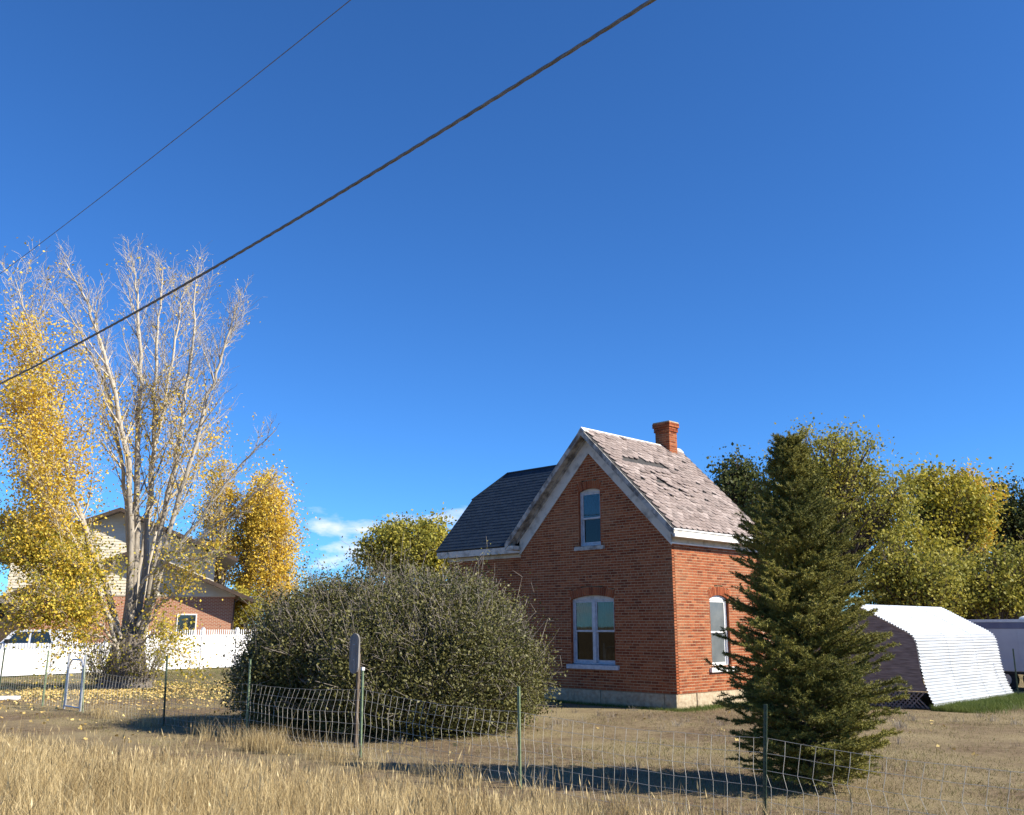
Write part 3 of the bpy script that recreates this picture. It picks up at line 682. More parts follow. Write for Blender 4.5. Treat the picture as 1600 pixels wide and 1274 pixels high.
bay(F_PTS[0], F_PTS[1], .86, .89, .06, .05); bay(F_PTS[1], F_PTS[2], .89, .90, .05, .03); bay(F_PTS[2], F_PTS[3], .90, 1.0, .05, .06)
bay(F_PTS[3], F_PTS[4], 1.0, .93, .04, .12); bay(F_PTS[4], F_PTS[5], .93, .9, .03, .04); bay(F_PTS[5], F_PTS[6], .9, .95, .05, .02)
# walk gate and the fence beyond it
gate = thing('walk_gate', 'galvanised tube walk gate with rounded top and mesh infill', 'gate', (-10.2, 23.2, 0), R(135))
def arc_top(w, h, r=.22):
    pts = [(0, 0, .06), (0, 0, h-r)] + [(r-r*math.cos(t), 0, h-r+r*math.sin(t)) for t in np.linspace(.3, math.pi/2, 4)] + [(w-r+r*math.sin(t), 0, h-r+r*math.cos(t)) for t in np.linspace(0, math.pi/2-.3, 4)] + [(w, 0, h-r), (w, 0, .06)]
    return pts
MB().tube(arc_top(.86, 1.17), .021, 8).tube([(0, 0, .08), (.86, 0, .08)], .018, 6).obj('gate_frame', M['tube'], gate)
for i in range(1, 17): MB().tube([(.86*i/17, 0, .09), (.86*i/17+.02*(-1)**i, 0, .5), (.86*i/17, 0, 1.0 if 2 < i < 15 else .9)], .0025, 4, cap=False).obj('mesh_wire', M['wire'], gate)
for z in np.arange(.15, 1.0, .085): MB().tube([(.01, 0, z), (.85, 0, z)], .0025, 4, cap=False).obj('mesh_wire', M['wire'], gate)
for x in (-.07, .93): MB().tube([(x, 0, -.3), (x, 0, 1.30)], .026, 8).obj('gate_post', M['tube'], gate)
for x, z in ((-.035, .35), (-.035, .95), (.895, .7)): MB().box(x-.03, x+.03, -.02, .02, z, z+.05).obj('hinge', M['tube'], gate)
MB().tube([(1.0, -.02, 1.0), (1.5, -.15, 0)], .013, 5).tube([(-.1, .02, 1.0), (-.5, .1, 0)], .013, 5).obj('brace', M['tpost'], gate)
fence2 = thing('wire_fence', 'wire fence with thin posts beyond the tube gate', 'fence', (0, 0, 0))
Q = [Vector((-10.85, 23.85)), Vector((-11.85, 24.8)), Vector((-14.2, 27.1)), Vector((-16.8, 29.8))]
for i, p in enumerate(Q[1:]): tpost(fence2, p.x, p.y, (1.35, 1.38, 1.3)[i], M[('tpost', 'tpost_dark', 'tpost')[i]], (0, R((1, 4, 0)[i])))
for a, b_ in zip(Q, Q[1:]): bay(a, b_, .95, .95, .03, .02, parent=fence2)
lp = thing('fence_post', 'single dark metal post standing beside the grey trailer', 'post', (0, 0, 0)); g_ = gnd(1592, 1093)
tpost(lp, g_.x, g_.y, 1.35, M['tpost_dark'])
# weathered board on a wooden post in front of the bush
bd = thing('wooden_marker', 'weathered grey round-ended board on a post before the big bush', 'marker board', (-2.66, 16.5, 0), R(-40))
pl = [( -.15+.15-.15*math.cos(t), .15*math.sin(t)) for t in np.linspace(0, math.pi, 9)]
shape = [(.0+.15*math.cos(t), .50+.13*math.sin(t)) for t in np.linspace(0, math.pi, 9)] + [(.15*math.cos(t), .02+.13*math.sin(t)) for t in np.linspace(math.pi, 2*math.pi, 9)]
MB().prism([(a*.78, z*.9+1.27) for a, z in shape], -.03, .0, 'y').obj('board', mat('silver_grey_board', (.14, .13, .12), (.27, .255, .24), scale=5, rough=.95, bump=.4, stretch=(6, 6, .5)), bd)
MB().box(.04, .085, .002, .05, -.3, 1.5).obj('post', M['bark'], bd)  # dark bark colour stands in for the bush's shade on the post
for z in (1.4, 1.65): MB().tube([(0, -.036, z), (0, -.03, z)], .008, 6).obj('nail', M['tube'], bd)
# overhead cables
def cable(name, A, B, ext, sag, strands, rad, label, twist):
    t = thing(name, label, 'cable'); d = (B-A); L = d.length; dn = d.normalized(); A2 = A - dn*ext[0]; B2 = B + dn*ext[1]; LL = (B2-A2).length; n = int(LL/.08) if strands > 1 else 60
    up = Vector((0, 0, 1)); sd_ = dn.cross(up).normalized(); vv = sd_.cross(dn)
    for s in range(strands):
        pts = []
        for i in range(n+1):
            f = i/n; g_ = (f*LL - ext[0])/L; p = A2.lerp(B2, f) - up*sag*4*g_*(1-g_)
            if strands > 1: a = twist*f*LL + 2*math.pi*s/strands; p = p + (sd_*math.cos(a) + vv*math.sin(a))*rad*.8
            pts.append(p)
        MB().tube(pts, rad, 6).obj('strand', M['cable'], t)
cable('service_cable', at(0, 600, 18.4), at(1020, 0, 7.0), (14, 9), .15, 3, .0110, 'thick twisted black service cable slanting across the sky', 9.0)
cable('overhead_wire', at(0, 428, 19.8), at(548, 0, 10.5), (14, 12), .05, 1, .0065, 'thin dark overhead wire slanting above the thick cable', 0)

# ------------------------------------------------------------ vinyl fences
def vinyl_fence(label, A, B, h, npan):
    d = (B-A); L = d.length; ang = math.atan2(d.y, d.x); t = thing('vinyl_fence', label, 'fence', (A.x, A.y, 0), ang); w = L/npan
    for k in range(npan+1):
        p = MB().box(k*w-.065, k*w+.065, -.065, .065, -.2, h+.04).obj('post', M['vinyl'], t); MB().prism([(-.075, 0), (.075, 0), (0, .07)], -.075, .075, 'y').obj('post_cap', M['vinyl'], p).location = (k*w, 0, h+.04)
    for k in range(npan):
        x0, x1 = k*w+.066, (k+1)*w-.066; hb = h-.33
        MB().box(x0, x1, -.02, .02, .05, .14).obj('bottom_rail', M['vinyl'], t); MB().box(x0, x1, -.025, .025, hb, hb+.09).obj('top_rail', M['vinyl'], t)
        nb = int((x1-x0)/.2)
        for i in range(nb): MB().box(x0+(x1-x0)*i/nb+.003, x0+(x1-x0)*(i+1)/nb-.003, -.012, .012, .14, hb).obj('board', M['vinyl'], t)
        npk = int((x1-x0)/.115)
        for i in range(npk): MB().box(x0+(x1-x0)*(i+.5)/npk-.02, x0+(x1-x0)*(i+.5)/npk+.02, -.011, .011, hb+.09, h).obj('picket', M['vinyl'], t)
vinyl_fence('low white vinyl fence with picket top in front of the pickup', Vector((-21.5, 36.0)), Vector((-17.6, 42.0)), 1.28, 3)
vinyl_fence('tall white vinyl fence with picket top below the neighbouring brick wall', Vector((-17.0, 42.8)), Vector((-12.2, 48.6)), 1.8, 4)

# ------------------------------------------------------------ white pickup
tk = thing('pickup_truck', 'white pickup truck parked behind the low white fence', 'truck', (-23.4, 42.6, 0), R(3))
side = [(0, .55), (.05, .95), (.35, 1.12), (1.25, 1.20), (1.75, 1.72), (2.0, 1.82), (3.55, 1.82), (3.75, 1.75), (3.9, 1.22), (5.8, 1.20), (5.82, .6), (4.95, .52), (4.7, .78), (4.3, .78), (4.05, .5), (1.75, .46), (1.5, .76), (1.05, .76), (.8, .5)]
def trunc(pr):
    mb = MB(); n = len(pr); V = []
    for y, ins in ((-.95, .06), (-.88, 0), (.88, 0), (.95, .06)):
        for x, z in pr: V.append((x, y*(1 - .12*max(0, z-1.2)), z))
    F = [tuple(range(n)), tuple(range(4*n-1, 3*n-1, -1))]
    for j in range(3): F += [(j*n+i, (j+1)*n+i, (j+1)*n+(i+1) % n, j*n+(i+1) % n) for i in range(n)]
    return mb.add(V, F)
trunc(side).obj('body', M['truck'], tk)
for y in (-.945, .945):
    sg = 1 if y > 0 else -1
    def tyy(z, o): return sg*(.95*(1 - .12*max(0, z-1.2)) + o)
    for pl_ in ([(1.55, 1.26), (1.93, 1.70), (2.5, 1.74), (2.5, 1.26)], [(2.6, 1.26), (2.6, 1.74), (3.3, 1.72), (3.5, 1.26)]):
        k_ = len(pl_); V = [(x, tyy(z, .010), z) for x, z in pl_] + [(x, tyy(z, -.02), z) for x, z in pl_]
        mesh_obj('window', V, [tuple(range(k_)), tuple(range(2*k_-1, k_-1, -1))] + [(q, (q+1) % k_, k_+(q+1) % k_, k_+q) for q in range(k_)], M['dark_glass'], tk)
    MB().box(1.55, 1.7, y*1.07-.08, y*1.07+.08, 1.26, 1.42).obj('mirror', M['black_plastic'], tk)
    for x in (1.27, 4.5):
        w = MB().tube([(x, y-.1, .39), (x, y+.1, .39)], .39, 20).obj('wheel', M['rubber'], tk); MB().tube([(x, y-.11, .39), (x, y+.11, .39)], .22, 14).obj('rim', M['tube'], w)
    MB().box(-.01, .08, y*.75-.14, y*.75+.14, .85, 1.0).obj('headlight', M['glass'], tk)
V = [(1.28, -.78, 1.25), (1.28, .78, 1.25), (1.74, .72, 1.70), (1.74, -.72, 1.70)]
mesh_obj('windshield', [(x-.014, y, z+.014) for x, y, z in V] + V, [(0, 1, 2, 3)[::-1], (4, 5, 6, 7), (0, 1, 5, 4), (1, 2, 6, 5), (2, 3, 7, 6), (3, 0, 4, 7)], M['dark_glass'], tk)
MB().box(-.08, .06, -.9, .9, .45, .65).obj('bumper', M['tube'], tk)

# ------------------------------------------------------------ neighbour's house
NH = thing('neighbour_house', 'split level house with cream siding and brick behind the white fence', 'house', (-15.0, 52.0, 0), R(20))
# local x = along the wall to the right (0 = right corner), y inward
cx = -5.2; hw = 5.2
MB().box(2*cx, 0, 0, 8, -.1, 3.5).obj('brick_wall', M['far_brick'], NH)
pitchN = .41; zeave = 3.35
def gable_roof(name, xc, half, ov, zev, y0, y1, th=.16):
    zr = zev + (half+ov)*pitchN
    return MB().prism([(xc-half-ov, zev), (xc, zr), (xc+half+ov, zev), (xc+half+ov, zev-th), (xc, zr-th), (xc-half-ov, zev-th)], y0, y1, 'y').obj(name, M['roof_grey'], NH), zr
lr, zr1 = gable_roof('lower_roof', cx, hw, 1.0, zeave, -.9, 8.5)
MB().prism([(2*cx, 3.5), (0, 3.5), (0, 3.62), (cx, zr1-.17), (2*cx, 3.62)], -.03, .1, 'y').obj('gable_siding', M['siding'], NH)
for k in range(14):
    z = 3.55 + k*.15; half = hw - max(0, (z-3.62)/pitchN)
    if half > .3: MB().prism([(-.05, z), (-.031, z), (-.031, z+.145)], cx-half, cx+half, 'x').obj('siding_board', M['siding'], NH)
for s in (-1, 1):
    zt = zr1+.01; e = hw+1.0
    MB().prism([(cx, zt), (cx+s*(e+.01), zt-(e+.01)*pitchN), (cx+s*(e+.01), zt-(e+.01)*pitchN-.2), (cx, zt-.2)], -.94, -.90, 'y').obj('rake_board', M['brown_trim'], NH)
# upper storey set back
uc, uh = -6.2, 5.1
MB().box(uc-uh, uc+uh, 1.6, 9, 3.2, 5.65).obj('upper_wall', M['siding'], NH)
ur, zr2 = gable_roof('upper_roof', uc, uh, 1.15, 5.62, .7, 9.6)
MB().prism([(uc-uh, 5.6), (uc+uh, 5.6), (uc+uh, 5.8), (uc, zr2-.17), (uc-uh, 5.8)], 1.57, 1.7, 'y').obj('upper_gable', M['siding'], NH)
for k in range(26):
    z = 3.9 + k*.15; half = uh - max(0, (z-5.75)/pitchN)
    if half > .3: MB().prism([(1.55, z), (1.569, z), (1.569, z+.145)], uc-half, uc+half, 'x').obj('siding_board', M['siding'], NH)
for s in (-1, 1):
    zt = zr2+.01; e = uh+1.15
    MB().prism([(uc, zt), (uc+s*(e+.01), zt-(e+.01)*pitchN), (uc+s*(e+.01), zt-(e+.01)*pitchN-.2), (uc, zt-.2)], .66, .70, 'y').obj('rake_board', M['brown_trim'], NH)
MB().box(-.06, -.0, -.06, .0, 0, 3.4).obj('downspout', M['brown_trim'], NH)
wv = MB().box(-2.9, -1.9, -.05, .0, 1.3, 2.6).obj('window', M['paint_clean'], NH); MB().box(-2.84, -1.96, -.06, -.052, 1.36, 2.54).obj('pane', M['dark_glass'], wv)
wv = MB().box(-8, -6.6, 1.5, 1.56, 4.2, 5.3).obj('window', M['paint_clean'], NH); MB().box(-7.92, -6.68, 1.49, 1.498, 4.28, 5.22).obj('pane', M['dark_glass'], wv)
# dark garage porch to the left
MB().box(-16.5, -10.45, -1.0, 6, 0, 3.0).obj('garage_wall', M['brown_trim'], NH)
MB().box(-17.0, -10.2, -2.2, 6.4, 3.05, 3.25).obj('garage_roof', M['roof_grey'], NH)
for x in (-16.6, -13.6, -10.6): MB().box(x-.07, x+.07, -2.0, -1.86, -.1, 3.05).obj('porch_post', M['brown_trim'], NH)
MB().box(-15.8, -13.2, -1.05, -1.0, .1, 2.3).obj('garage_door', M['brown_trim'], NH)
MB().box(-12.6, -11.7, -1.05, -1.0, .1, 2.2).obj('door', M['sash'], NH)
MB().box(-15.2, -13.9, 3.5, 4.6, 3.2, 5.9).obj('chimney', M['brown_trim'], NH)
# white plank end lying on the leaves at the far left
tag(MB().box(-.55, .55, -.09, .09, .0, .10).box(-.55, -.40, -.12, .12, .1, .16).obj('white_plank', M['vinyl']), 'short white plank lying on leaf covered ground', 'plank')
pk = bpy.data.objects['white_plank']; pg = gnd(-4, 1094); pk.location = (pg.x, pg.y, 0); pk.rotation_euler = (0, 0, R(12))

# ------------------------------------------------------------ trees
def bezier_path(P, n):
    P = np.array([tuple(p) for p in P]); t = np.linspace(0, 1, len(P)); tt = np.linspace(0, 1, n)
    out_ = np.stack([np.interp(tt, t, P[:, k]) for k in range(3)], 1)
    for _ in range(2): out_[1:-1] = (out_[:-2] + 2*out_[1:-1] + out_[2:])/4
    return out_
def grow(start, d, length, r0, n=5, wob=.12, up=.15):
    pts = [start]; d = d/np.linalg.norm(d); p = start.copy()
    for i in range(n-1):
        d = d + rng.normal(size=3)*wob + np.array([0, 0, up]); d /= np.linalg.norm(d); p = p + d*length/(n-1); pts.append(p)
    return np.array(pts), np.linspace(r0, max(r0*.25, .0035), n)
def perp(d):
    a = np.cross(d, rng.normal(size=3)); return a/(np.linalg.norm(a)+1e-9)
# --- the bare and yellow cottonwood clump
stems = [  # photo path, distance at base and top, leaf density, leaf range (photo rows), base radius
 ([(195,1040),(170,920),(133,817),(114,755),(88,640),(70,560),(52,480),(28,395)], 31.6, 30.2, 1.0, (500, 930), .22),
 ([(188,1040),(160,930),(118,850),(80,780),(60,700),(48,620)], 31.4, 29.5, 1.0, (580, 930), .13),
 ([(190,1040),(205,900),(205,760),(190,640),(165,540),(140,450),(108,368)], 31.9, 31.0, .10, (620, 930), .24),
 ([(200,1040),(215,850),(215,700),(222,560),(218,450),(212,368)], 32.1, 32.6, .12, (600, 940), .25),
 ([(205,1040),(228,880),(240,720),(243,600),(250,470),(258,380)], 32.3, 33.4, .16, (600, 940), .22),
 ([(210,1040),(240,880),(270,740),(290,620),(305,500),(311,372)], 32.4, 32.0, .20, (600, 940), .22),
 ([(215,1030),(255,860),(300,710),(335,580),(358,500),(372,440)], 32.2, 31.0, .10, (640, 900), .18),
 ([(215,1000),(262,870),(320,790),(380,700),(442,622)], 32.0, 31.0, .04, (640, 900), .13),
 ([(205,1030),(200,800),(180,640),(150,540),(95,420)], 32.4, 33.0, .15, (600, 900), .17),
 ([(215,980),(255,880),(310,830),(370,770),(440,690)], 31.6, 30.0, .05, (640, 900), .10),
 ([(200,980),(225,900),(270,860),(315,850),(345,815)], 31.4, 29.8, .20, (640, 940), .09),
 ([(190,1000),(160,940),(120,900),(70,880),(40,860)], 31.4, 30.0, 1.0, (640, 960), .10),
 ([(200,1030),(235,760),(260,600),(280,480),(292,410)], 33.0, 34.2, .35, (590, 900), .15),
 ([(185,1010),(150,960),(105,930),(55,915)], 31.3, 29.6, .6, (640, 1000), .08),
 ([(188,1010),(140,900),(100,840),(55,800),(25,790)], 31.8, 32.5, .7, (600, 960), .10),
 ([(180,1010),(150,985),(115,975),(85,985)], 31.2, 29.8, .45, (640, 1020), .06),
 ([(215,1000),(250,940),(285,900),(305,850)], 31.8, 31.0, .3, (640, 1000), .08),
 ([(210,1000),(250,800),(300,720),(345,650)], 33.2, 34.5, .4, (600, 900), .12),
 ([(215,1010),(240,985),(270,975),(295,985)], 31.2, 30.4, .35, (640, 1050), .05),
]
polys_t, polys_s = [], []; LY, LG = [], []
for path, ya, yb, dens, (v0, v1), r0 in stems:
    k = len(path); P = [at(u, v, ya + (yb-ya)*i/(k-1)) for i, (u, v) in enumerate(path)]
    P = [p - Vector((0, 0, .95*(i/(k-1))**2)) if dens < .9 or len(path) > 7 else p for i, p in enumerate(P)]
    n = 26; C = bezier_path(P, n); C += rng.normal(size=C.shape)*.03; C[0, 2] = -.1 if path[0][1] > 1020 else C[0, 2]
    rad = r0*.5*(1-np.linspace(0, 1, n))**.8 + .010
    polys_t.append((C, rad)); T = np.gradient(C, axis=0); T /= np.linalg.norm(T, axis=1)[:, None]
    tot = np.linalg.norm(C[-1]-C[0])
    def leafy(p, nn, spread):
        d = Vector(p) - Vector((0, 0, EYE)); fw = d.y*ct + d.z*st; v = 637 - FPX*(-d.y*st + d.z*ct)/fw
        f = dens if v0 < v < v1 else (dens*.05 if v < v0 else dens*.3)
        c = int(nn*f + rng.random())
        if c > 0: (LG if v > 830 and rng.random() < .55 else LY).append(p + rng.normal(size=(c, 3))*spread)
    for i in range(6, n-1):
        for rep in range((2 if i > 9 else 1) if r0 > .14 or dens > .5 else (1 if i % 2 else 0)):
            f = i/n; d = T[i]*1.0 + perp(T[i])*rng.uniform(.35, .8)*(1.35 if dens > .5 else 1); L = max(.6, tot*.20*(1-f*.72))*rng.uniform(.5, 1.2)*(1.6 if dens > .5 else 1)
            B, br = grow(C[i], d, L, rad[i]*.42+.003, 6, .10, .12); polys_s.append((B, br))
            for j in range(1, 6):
                for rep2 in range(2):
                    dd = (B[j]-B[j-1]); dd /= np.linalg.norm(dd); d2 = dd + perp(dd)*rng.uniform(.4, .9)
                    Cc, cr = grow(B[j], d2, L*rng.uniform(.22, .5), .009, 4, .12, .10); polys_s.append((Cc, cr)); leafy(Cc[2], 19, .26); leafy(Cc[3], 16, .24); leafy(B[j], 5, .45)
                    for q in (1, 2, 3):
                        dd3 = Cc[q]-Cc[q-1]; dd3 /= np.linalg.norm(dd3)
                        for _ in range((1 if q == 3 or rng.random() < .35 else 0) if dens < .5 else 1 + (q == 3)):
                            E, er = grow(Cc[q], dd3 + perp(dd3)*rng.uniform(.5, 1.0), rng.uniform(.12, .34), .0042, 2, .1, .05); polys_s.append((E, er))
# flared base
ctr = np.array([gnd(195, 1075).x, 31.9, 0]); tree = thing('cottonwood_tree', 'tall half bare cottonwood clump with pale limbs and yellow leaves', 'tree', ctr)
base = []
for k in range(11):
    a = 2*math.pi*k/11; base.append((np.array([[.62*math.cos(a), .55*math.sin(a), -.15], [.5*math.cos(a), .42*math.sin(a), .25], [.38*math.cos(a), .33*math.sin(a), .8], [.30*math.cos(a), .28*math.sin(a), 1.7]]), np.array([.36, 0.31, .25, .16])))
V, F, T = tubes_np(polys_t, 8); V -= ctr; V2, F2, T2 = tubes_np(base, 8)
np_mesh('trunk', np.concatenate([V, V2]), np.concatenate([F, F2+len(V)]), M['bark_pale'], tree, np.concatenate([T, T2+.2]))
V, F, T = tubes_np(polys_s, 3); np_mesh('branches', V-ctr, F, M['bark_pale'], tree, T)
V, F = leaves_np(np.concatenate(LY)-ctr, .078, .85, .3); np_mesh('crown', V, F, M['leaf_yellow'], tree)
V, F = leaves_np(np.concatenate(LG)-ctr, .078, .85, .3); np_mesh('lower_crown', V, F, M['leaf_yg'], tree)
# suckers round the base
SP = []; SL = []
for k in range(150):
    a = rng.uniform(0, 2*np.pi); s = np.array([.75*math.cos(a), .6*math.sin(a), 0]); d = np.array([math.cos(a)*.5, math.sin(a)*.5, 1.])
    B, br = grow(s, d, rng.uniform(.8, 2.6), .009, 5, .18, .05); SP.append((B, br))
    for j in (2, 3, 4):
        SL.append(B[j] + rng.normal(size=(6, 3))*.14)
        for _ in range(2): SP.append(grow(B[j], unit(1)[0]+np.array([0, 0, .5]), .35, .005, 2))
V, F, T = tubes_np(SP, 3); np_mesh('suckers', V, F, M['twig_grey'], tree)
V, F = leaves_np(np.concatenate(SL), .07, .8); np_mesh('sucker_leaves', V, F, M['leaf_yg'], tree)

def broadleaf(name, label, base, clumps, nleaf, size, lm, bark='bark', trunk_r=.22, spread=.36, group=None, per=75, crown_name='crown', bare=0):
    """clumps: list of ellipsoids (centre, radii, weight); limbs run from the trunk to every leaf cluster"""
    t = thing(name, label, 'tree', base, 0, group); b0 = np.array(base); cl = []
    wsum = sum(w for _, _, w in clumps); ncl = int(nleaf/per)
    for c, rr, w in clumps:
        for _ in range(int(ncl*w/wsum)):
            u = unit(1)[0]*(rng.random()**.36); cl.append(np.array(c) + u*np.array(rr) - b0)
    cl = np.array(cl); top = cl[:, 2].max(); mid = cl.mean(0)
    tp = bezier_path([(0, 0, -.2), (mid[0]*.2, mid[1]*.2, top*.3), (mid[0]*.7, mid[1]*.7, top*.62), (mid[0], mid[1], top*.9)], 12)
    polys = [(tp, np.linspace(trunk_r, .03, 12))]; small = []
    for c in cl:
        f = np.clip((c[2]*.55)/(top*.9), .12, .85)*11; i = int(f); s = tp[i]
        m_ = s*.45 + c*.55 + np.array([0, 0, .12*np.linalg.norm(c-s)]) + rng.normal(size=3)*.12
        B = bezier_path([s, m_, c], 7); r0 = min(.10, trunk_r*.35)*rng.uniform(.4, .8); polys.append((B, np.linspace(r0, .010, 7)))
        for _ in range(4 + bare): small.append(grow(c - (c-m_)*rng.uniform(0, .4), unit(1)[0] + np.array([0, 0, .6]), rng.uniform(.4, .9), .010, 3))
    V, F, T = tubes_np(polys, 5); np_mesh('trunk', V, F, M[bark], t, T)
    V, F, T = tubes_np(small, 3); np_mesh('twigs', V, F, M[bark], t, T)
    L = (cl[:, None, :] + rng.normal(size=(len(cl), per, 3))*np.array([spread, spread, spread*.75])*rng.uniform(.4, 1.5, (len(cl), 1, 1))).reshape(-1, 3)
    L = L[L[:, 2] > .25]
    V, F = leaves_np(L, size, .75); np_mesh(crown_name, V, F, M[lm], t)
    return t
def ell(u, v, Y, ru, rv, ry=None):                              # ellipsoid from photo centre and pixel radii
    c = at(u, v, Y); k = Y/FPX*1.0
    return tuple(c), (ru*k, ry or ru*k, rv*k)
def E(u, v, Y, ru, rv, w, ry=None): c, r = ell(u, v, Y, ru, rv, ry); return (c, r, w)
def B0(u, Y): p = at(u, 979, Y); return (p.x, Y, 0)
broadleaf('elm_tree', 'big olive green tree rising behind the spruce', B0(1300, 38), [E(1290,720,38,80,55,3), E(1330,790,38.5,90,70,4), E(1260,800,37.5,55,70,2), E(1390,790,38.5,40,55,1)], 25000, .115, 'leaf_green', trunk_r=.3, spread=.34)
broadleaf('elm_tree', 'dark green tree beside the rear edge of the pink roof', B0(1150, 37), [E(1150,760,37,34,42,2), E(1165,830,37,32,50,2), E(1195,800,37,20,60,1)], 11000, .13, 'leaf_dark', trunk_r=.2)
broadleaf('ash_tree', 'golden yellow and green tree behind the shed', B0(1470, 43), [E(1450,780,43,45,55,2), E(1500,800,43,50,70,3), E(1440,860,42,60,50,2)], 17000, .15, 'leaf_yg', trunk_r=.28)
broadleaf('ash_tree', 'orange gold tree crown over the trailer', B0(1520, 45), [E(1515,790,45,36,60,2), E(1510,840,45,40,40,1)], 8000, .15, 'leaf_gold', trunk_r=.2)
broadleaf('hedge_tree', 'low olive green tree over the shed roof', B0(1440, 37), [E(1440,915,37,60,50,3), E(1390,890,37,35,60,1)], 12000, .12, 'leaf_green', trunk_r=.18)
broadleaf('hedge_tree', 'low bushy green tree over the trailer roof', B0(1550, 38), [E(1540,915,38,65,45,3), E(1600,900,38,45,55,2)], 14000, .12, 'leaf_green', trunk_r=.18)
broadleaf('hedge_tree', 'dense dark shrub tree between shed and house', B0(1400, 40), [E(1400,930,40,60,60,3), E(1480,950,41,70,50,3), E(1580,950,42,60,50,3)], 18000, .13, 'leaf_dark', trunk_r=.2)
broadleaf('evergreen_tree', 'dark green tree at the far side of the trailer', B0(1600, 50), [E(1580,800,50,45,50,2), E(1620,850,50,70,70,4)], 17000, .16, 'leaf_dark', trunk_r=.3)
broadleaf('willow_tree', 'pale green and yellow tree beyond the dark blue roof', B0(640, 56), [E(610,860,56,45,40,3), E(640,850,56,45,42,3)], 14000, .17, 'leaf_green', trunk_r=.25)
broadleaf('willow_tree', 'light yellow green tree touching the dark blue roof', B0(685, 57), [E(680,855,57,38,48,3), E(665,880,57,35,40,1)], 9000, .17, 'leaf_yg', trunk_r=.2)
broadleaf('poplar_tree', 'half bare poplar with thin yellow leaves behind the neighbouring roof', B0(345, 62), [E(345,800,62,30,85,3), E(335,880,62,38,60,2)], 9000, .15, 'leaf_gold', bark='bark_pale', trunk_r=.22, per=60, bare=9)
broadleaf('poplar_tree', 'bright golden poplar beyond the brick corner of the neighbouring house', B0(422, 62), [E(418,790,62,22,62,3), E(428,850,62,32,70,4), E(425,910,62,36,50,3)], 24000, .14, 'leaf_yellow', bark='bark_pale', trunk_r=.2, per=70, spread=.5)
broadleaf('poplar_tree', 'thin yellow poplar between the two golden poplars', B0(385, 64), [E(385,850,64,22,85,3)], 8000, .15, 'leaf_gold', bark='bark_pale', trunk_r=.16, per=80)

broadleaf('hedge_tree', 'yellowing shrub behind the tall white vinyl fence', B0(385, 57), [E(380,955,57,30,30,3), E(345,960,58,30,25,2)], 7000, .14, 'leaf_yg', trunk_r=.12)
# --- spruce
spr = thing('spruce_tree', 'dense young spruce standing before the brick house', 'spruce', (3.72, 12.39, 0))
H = 4.45; TP = [(np.array([[0, 0, -.2], [.02, 0, 1.2], [0, .02, 2.6], [0, 0, H]]), np.array([.075, .06, .035, .006]))]; BR = []; ND = []
zlev = .13
while zlev < H-.12:
    f = zlev/H; env = 1.34*(1-f)**.53*(.50+.50*min(1, (zlev+.1)/1.1))
    nb = 9 if f < .75 else 6
    ph0 = rng.uniform(0, 6.28); nb += 5
    for k in range(nb):
        a = ph0 + 2*np.pi*(k + rng.uniform(-.3, .3))/nb; L = env*rng.choice((.6, .8, .95, 1.0))*rng.uniform(.93, 1.05)*(1 if f < .66 else 1-.62*(f-.66)/.34); rise = rng.uniform(.05, .34) + f*.7
        d = np.array([math.cos(a), math.sin(a), rise]); n = max(4, int(L/.11))
        p = np.array([0, 0, zlev + rng.uniform(-.05, .05)]); pts = [p]
        for i in range(n-1):
            d = d + rng.normal(size=3)*.05 + np.array([0, 0, .045 if i > n*.5 else -.02]); d /= np.linalg.norm(d); p = p + d*L/(n-1); pts.append(p)
        B = np.array(pts); BR.append((B, np.linspace(.016, .005, n)))
        for j in range(max(1, n//4), n):
            dd = B[j]-B[j-1]; dd /= np.linalg.norm(dd); ND.append((B[j-1], B[j]))
            for sgn in (-1, 1):
                sd_ = np.cross(dd, [0, 0, 1.])*sgn; l2 = (.40 - .24*j/n)*rng.uniform(.6, 1.2)*(.65+.35*(1-f))
                e = B[j] + (dd*.75 + sd_*.75 + rng.normal(size=3)*.12 + np.array([0, 0, .08]))*l2; BR.append((np.array([B[j], e]), np.array([.004, .002]))); ND.append((B[j], e))
                if l2 > .17:
                    mpt = B[j]*.5 + e*.5; e2 = mpt + (dd*.9 + rng.normal(size=3)*.25)*l2*.5; ND.append((mpt, e2))
    zlev += .115
ND.append((np.array([0, 0, H-.4]), np.array([0, 0, H])))
A = np.array([a for a, b_ in ND]); Bq = np.array([b_ for a, b_ in ND]); per = 64
t = rng.random((len(A), per, 1)); Pn = (A[:, None, :]*(1-t) + Bq[:, None, :]*t).reshape(-1, 3); ax_ = np.repeat((Bq-A)/(np.linalg.norm(Bq-A, axis=1)[:, None]+1e-9), per, 0)
rd = unit(len(Pn)); dv = ax_*.65 + rd*.8; dv /= np.linalg.norm(dv, axis=1)[:, None]; sdv = np.cross(dv, unit(len(Pn))); sdv /= np.linalg.norm(sdv, axis=1)[:, None]
ln = rng.uniform(.026, .050, (len(Pn), 1)); V = np.stack([Pn - sdv*.0050, Pn + sdv*.0050, Pn + dv*ln], 1).reshape(-1, 3)
np_mesh('needles', V, np.arange(len(V)).reshape(-1, 3), M['needle'], spr)
V, F, T = tubes_np(TP, 8); np_mesh('trunk', V, F, M['bark'], spr); V, F, T = tubes_np(BR, 3); np_mesh('branches', V, F, M['bark'], spr)

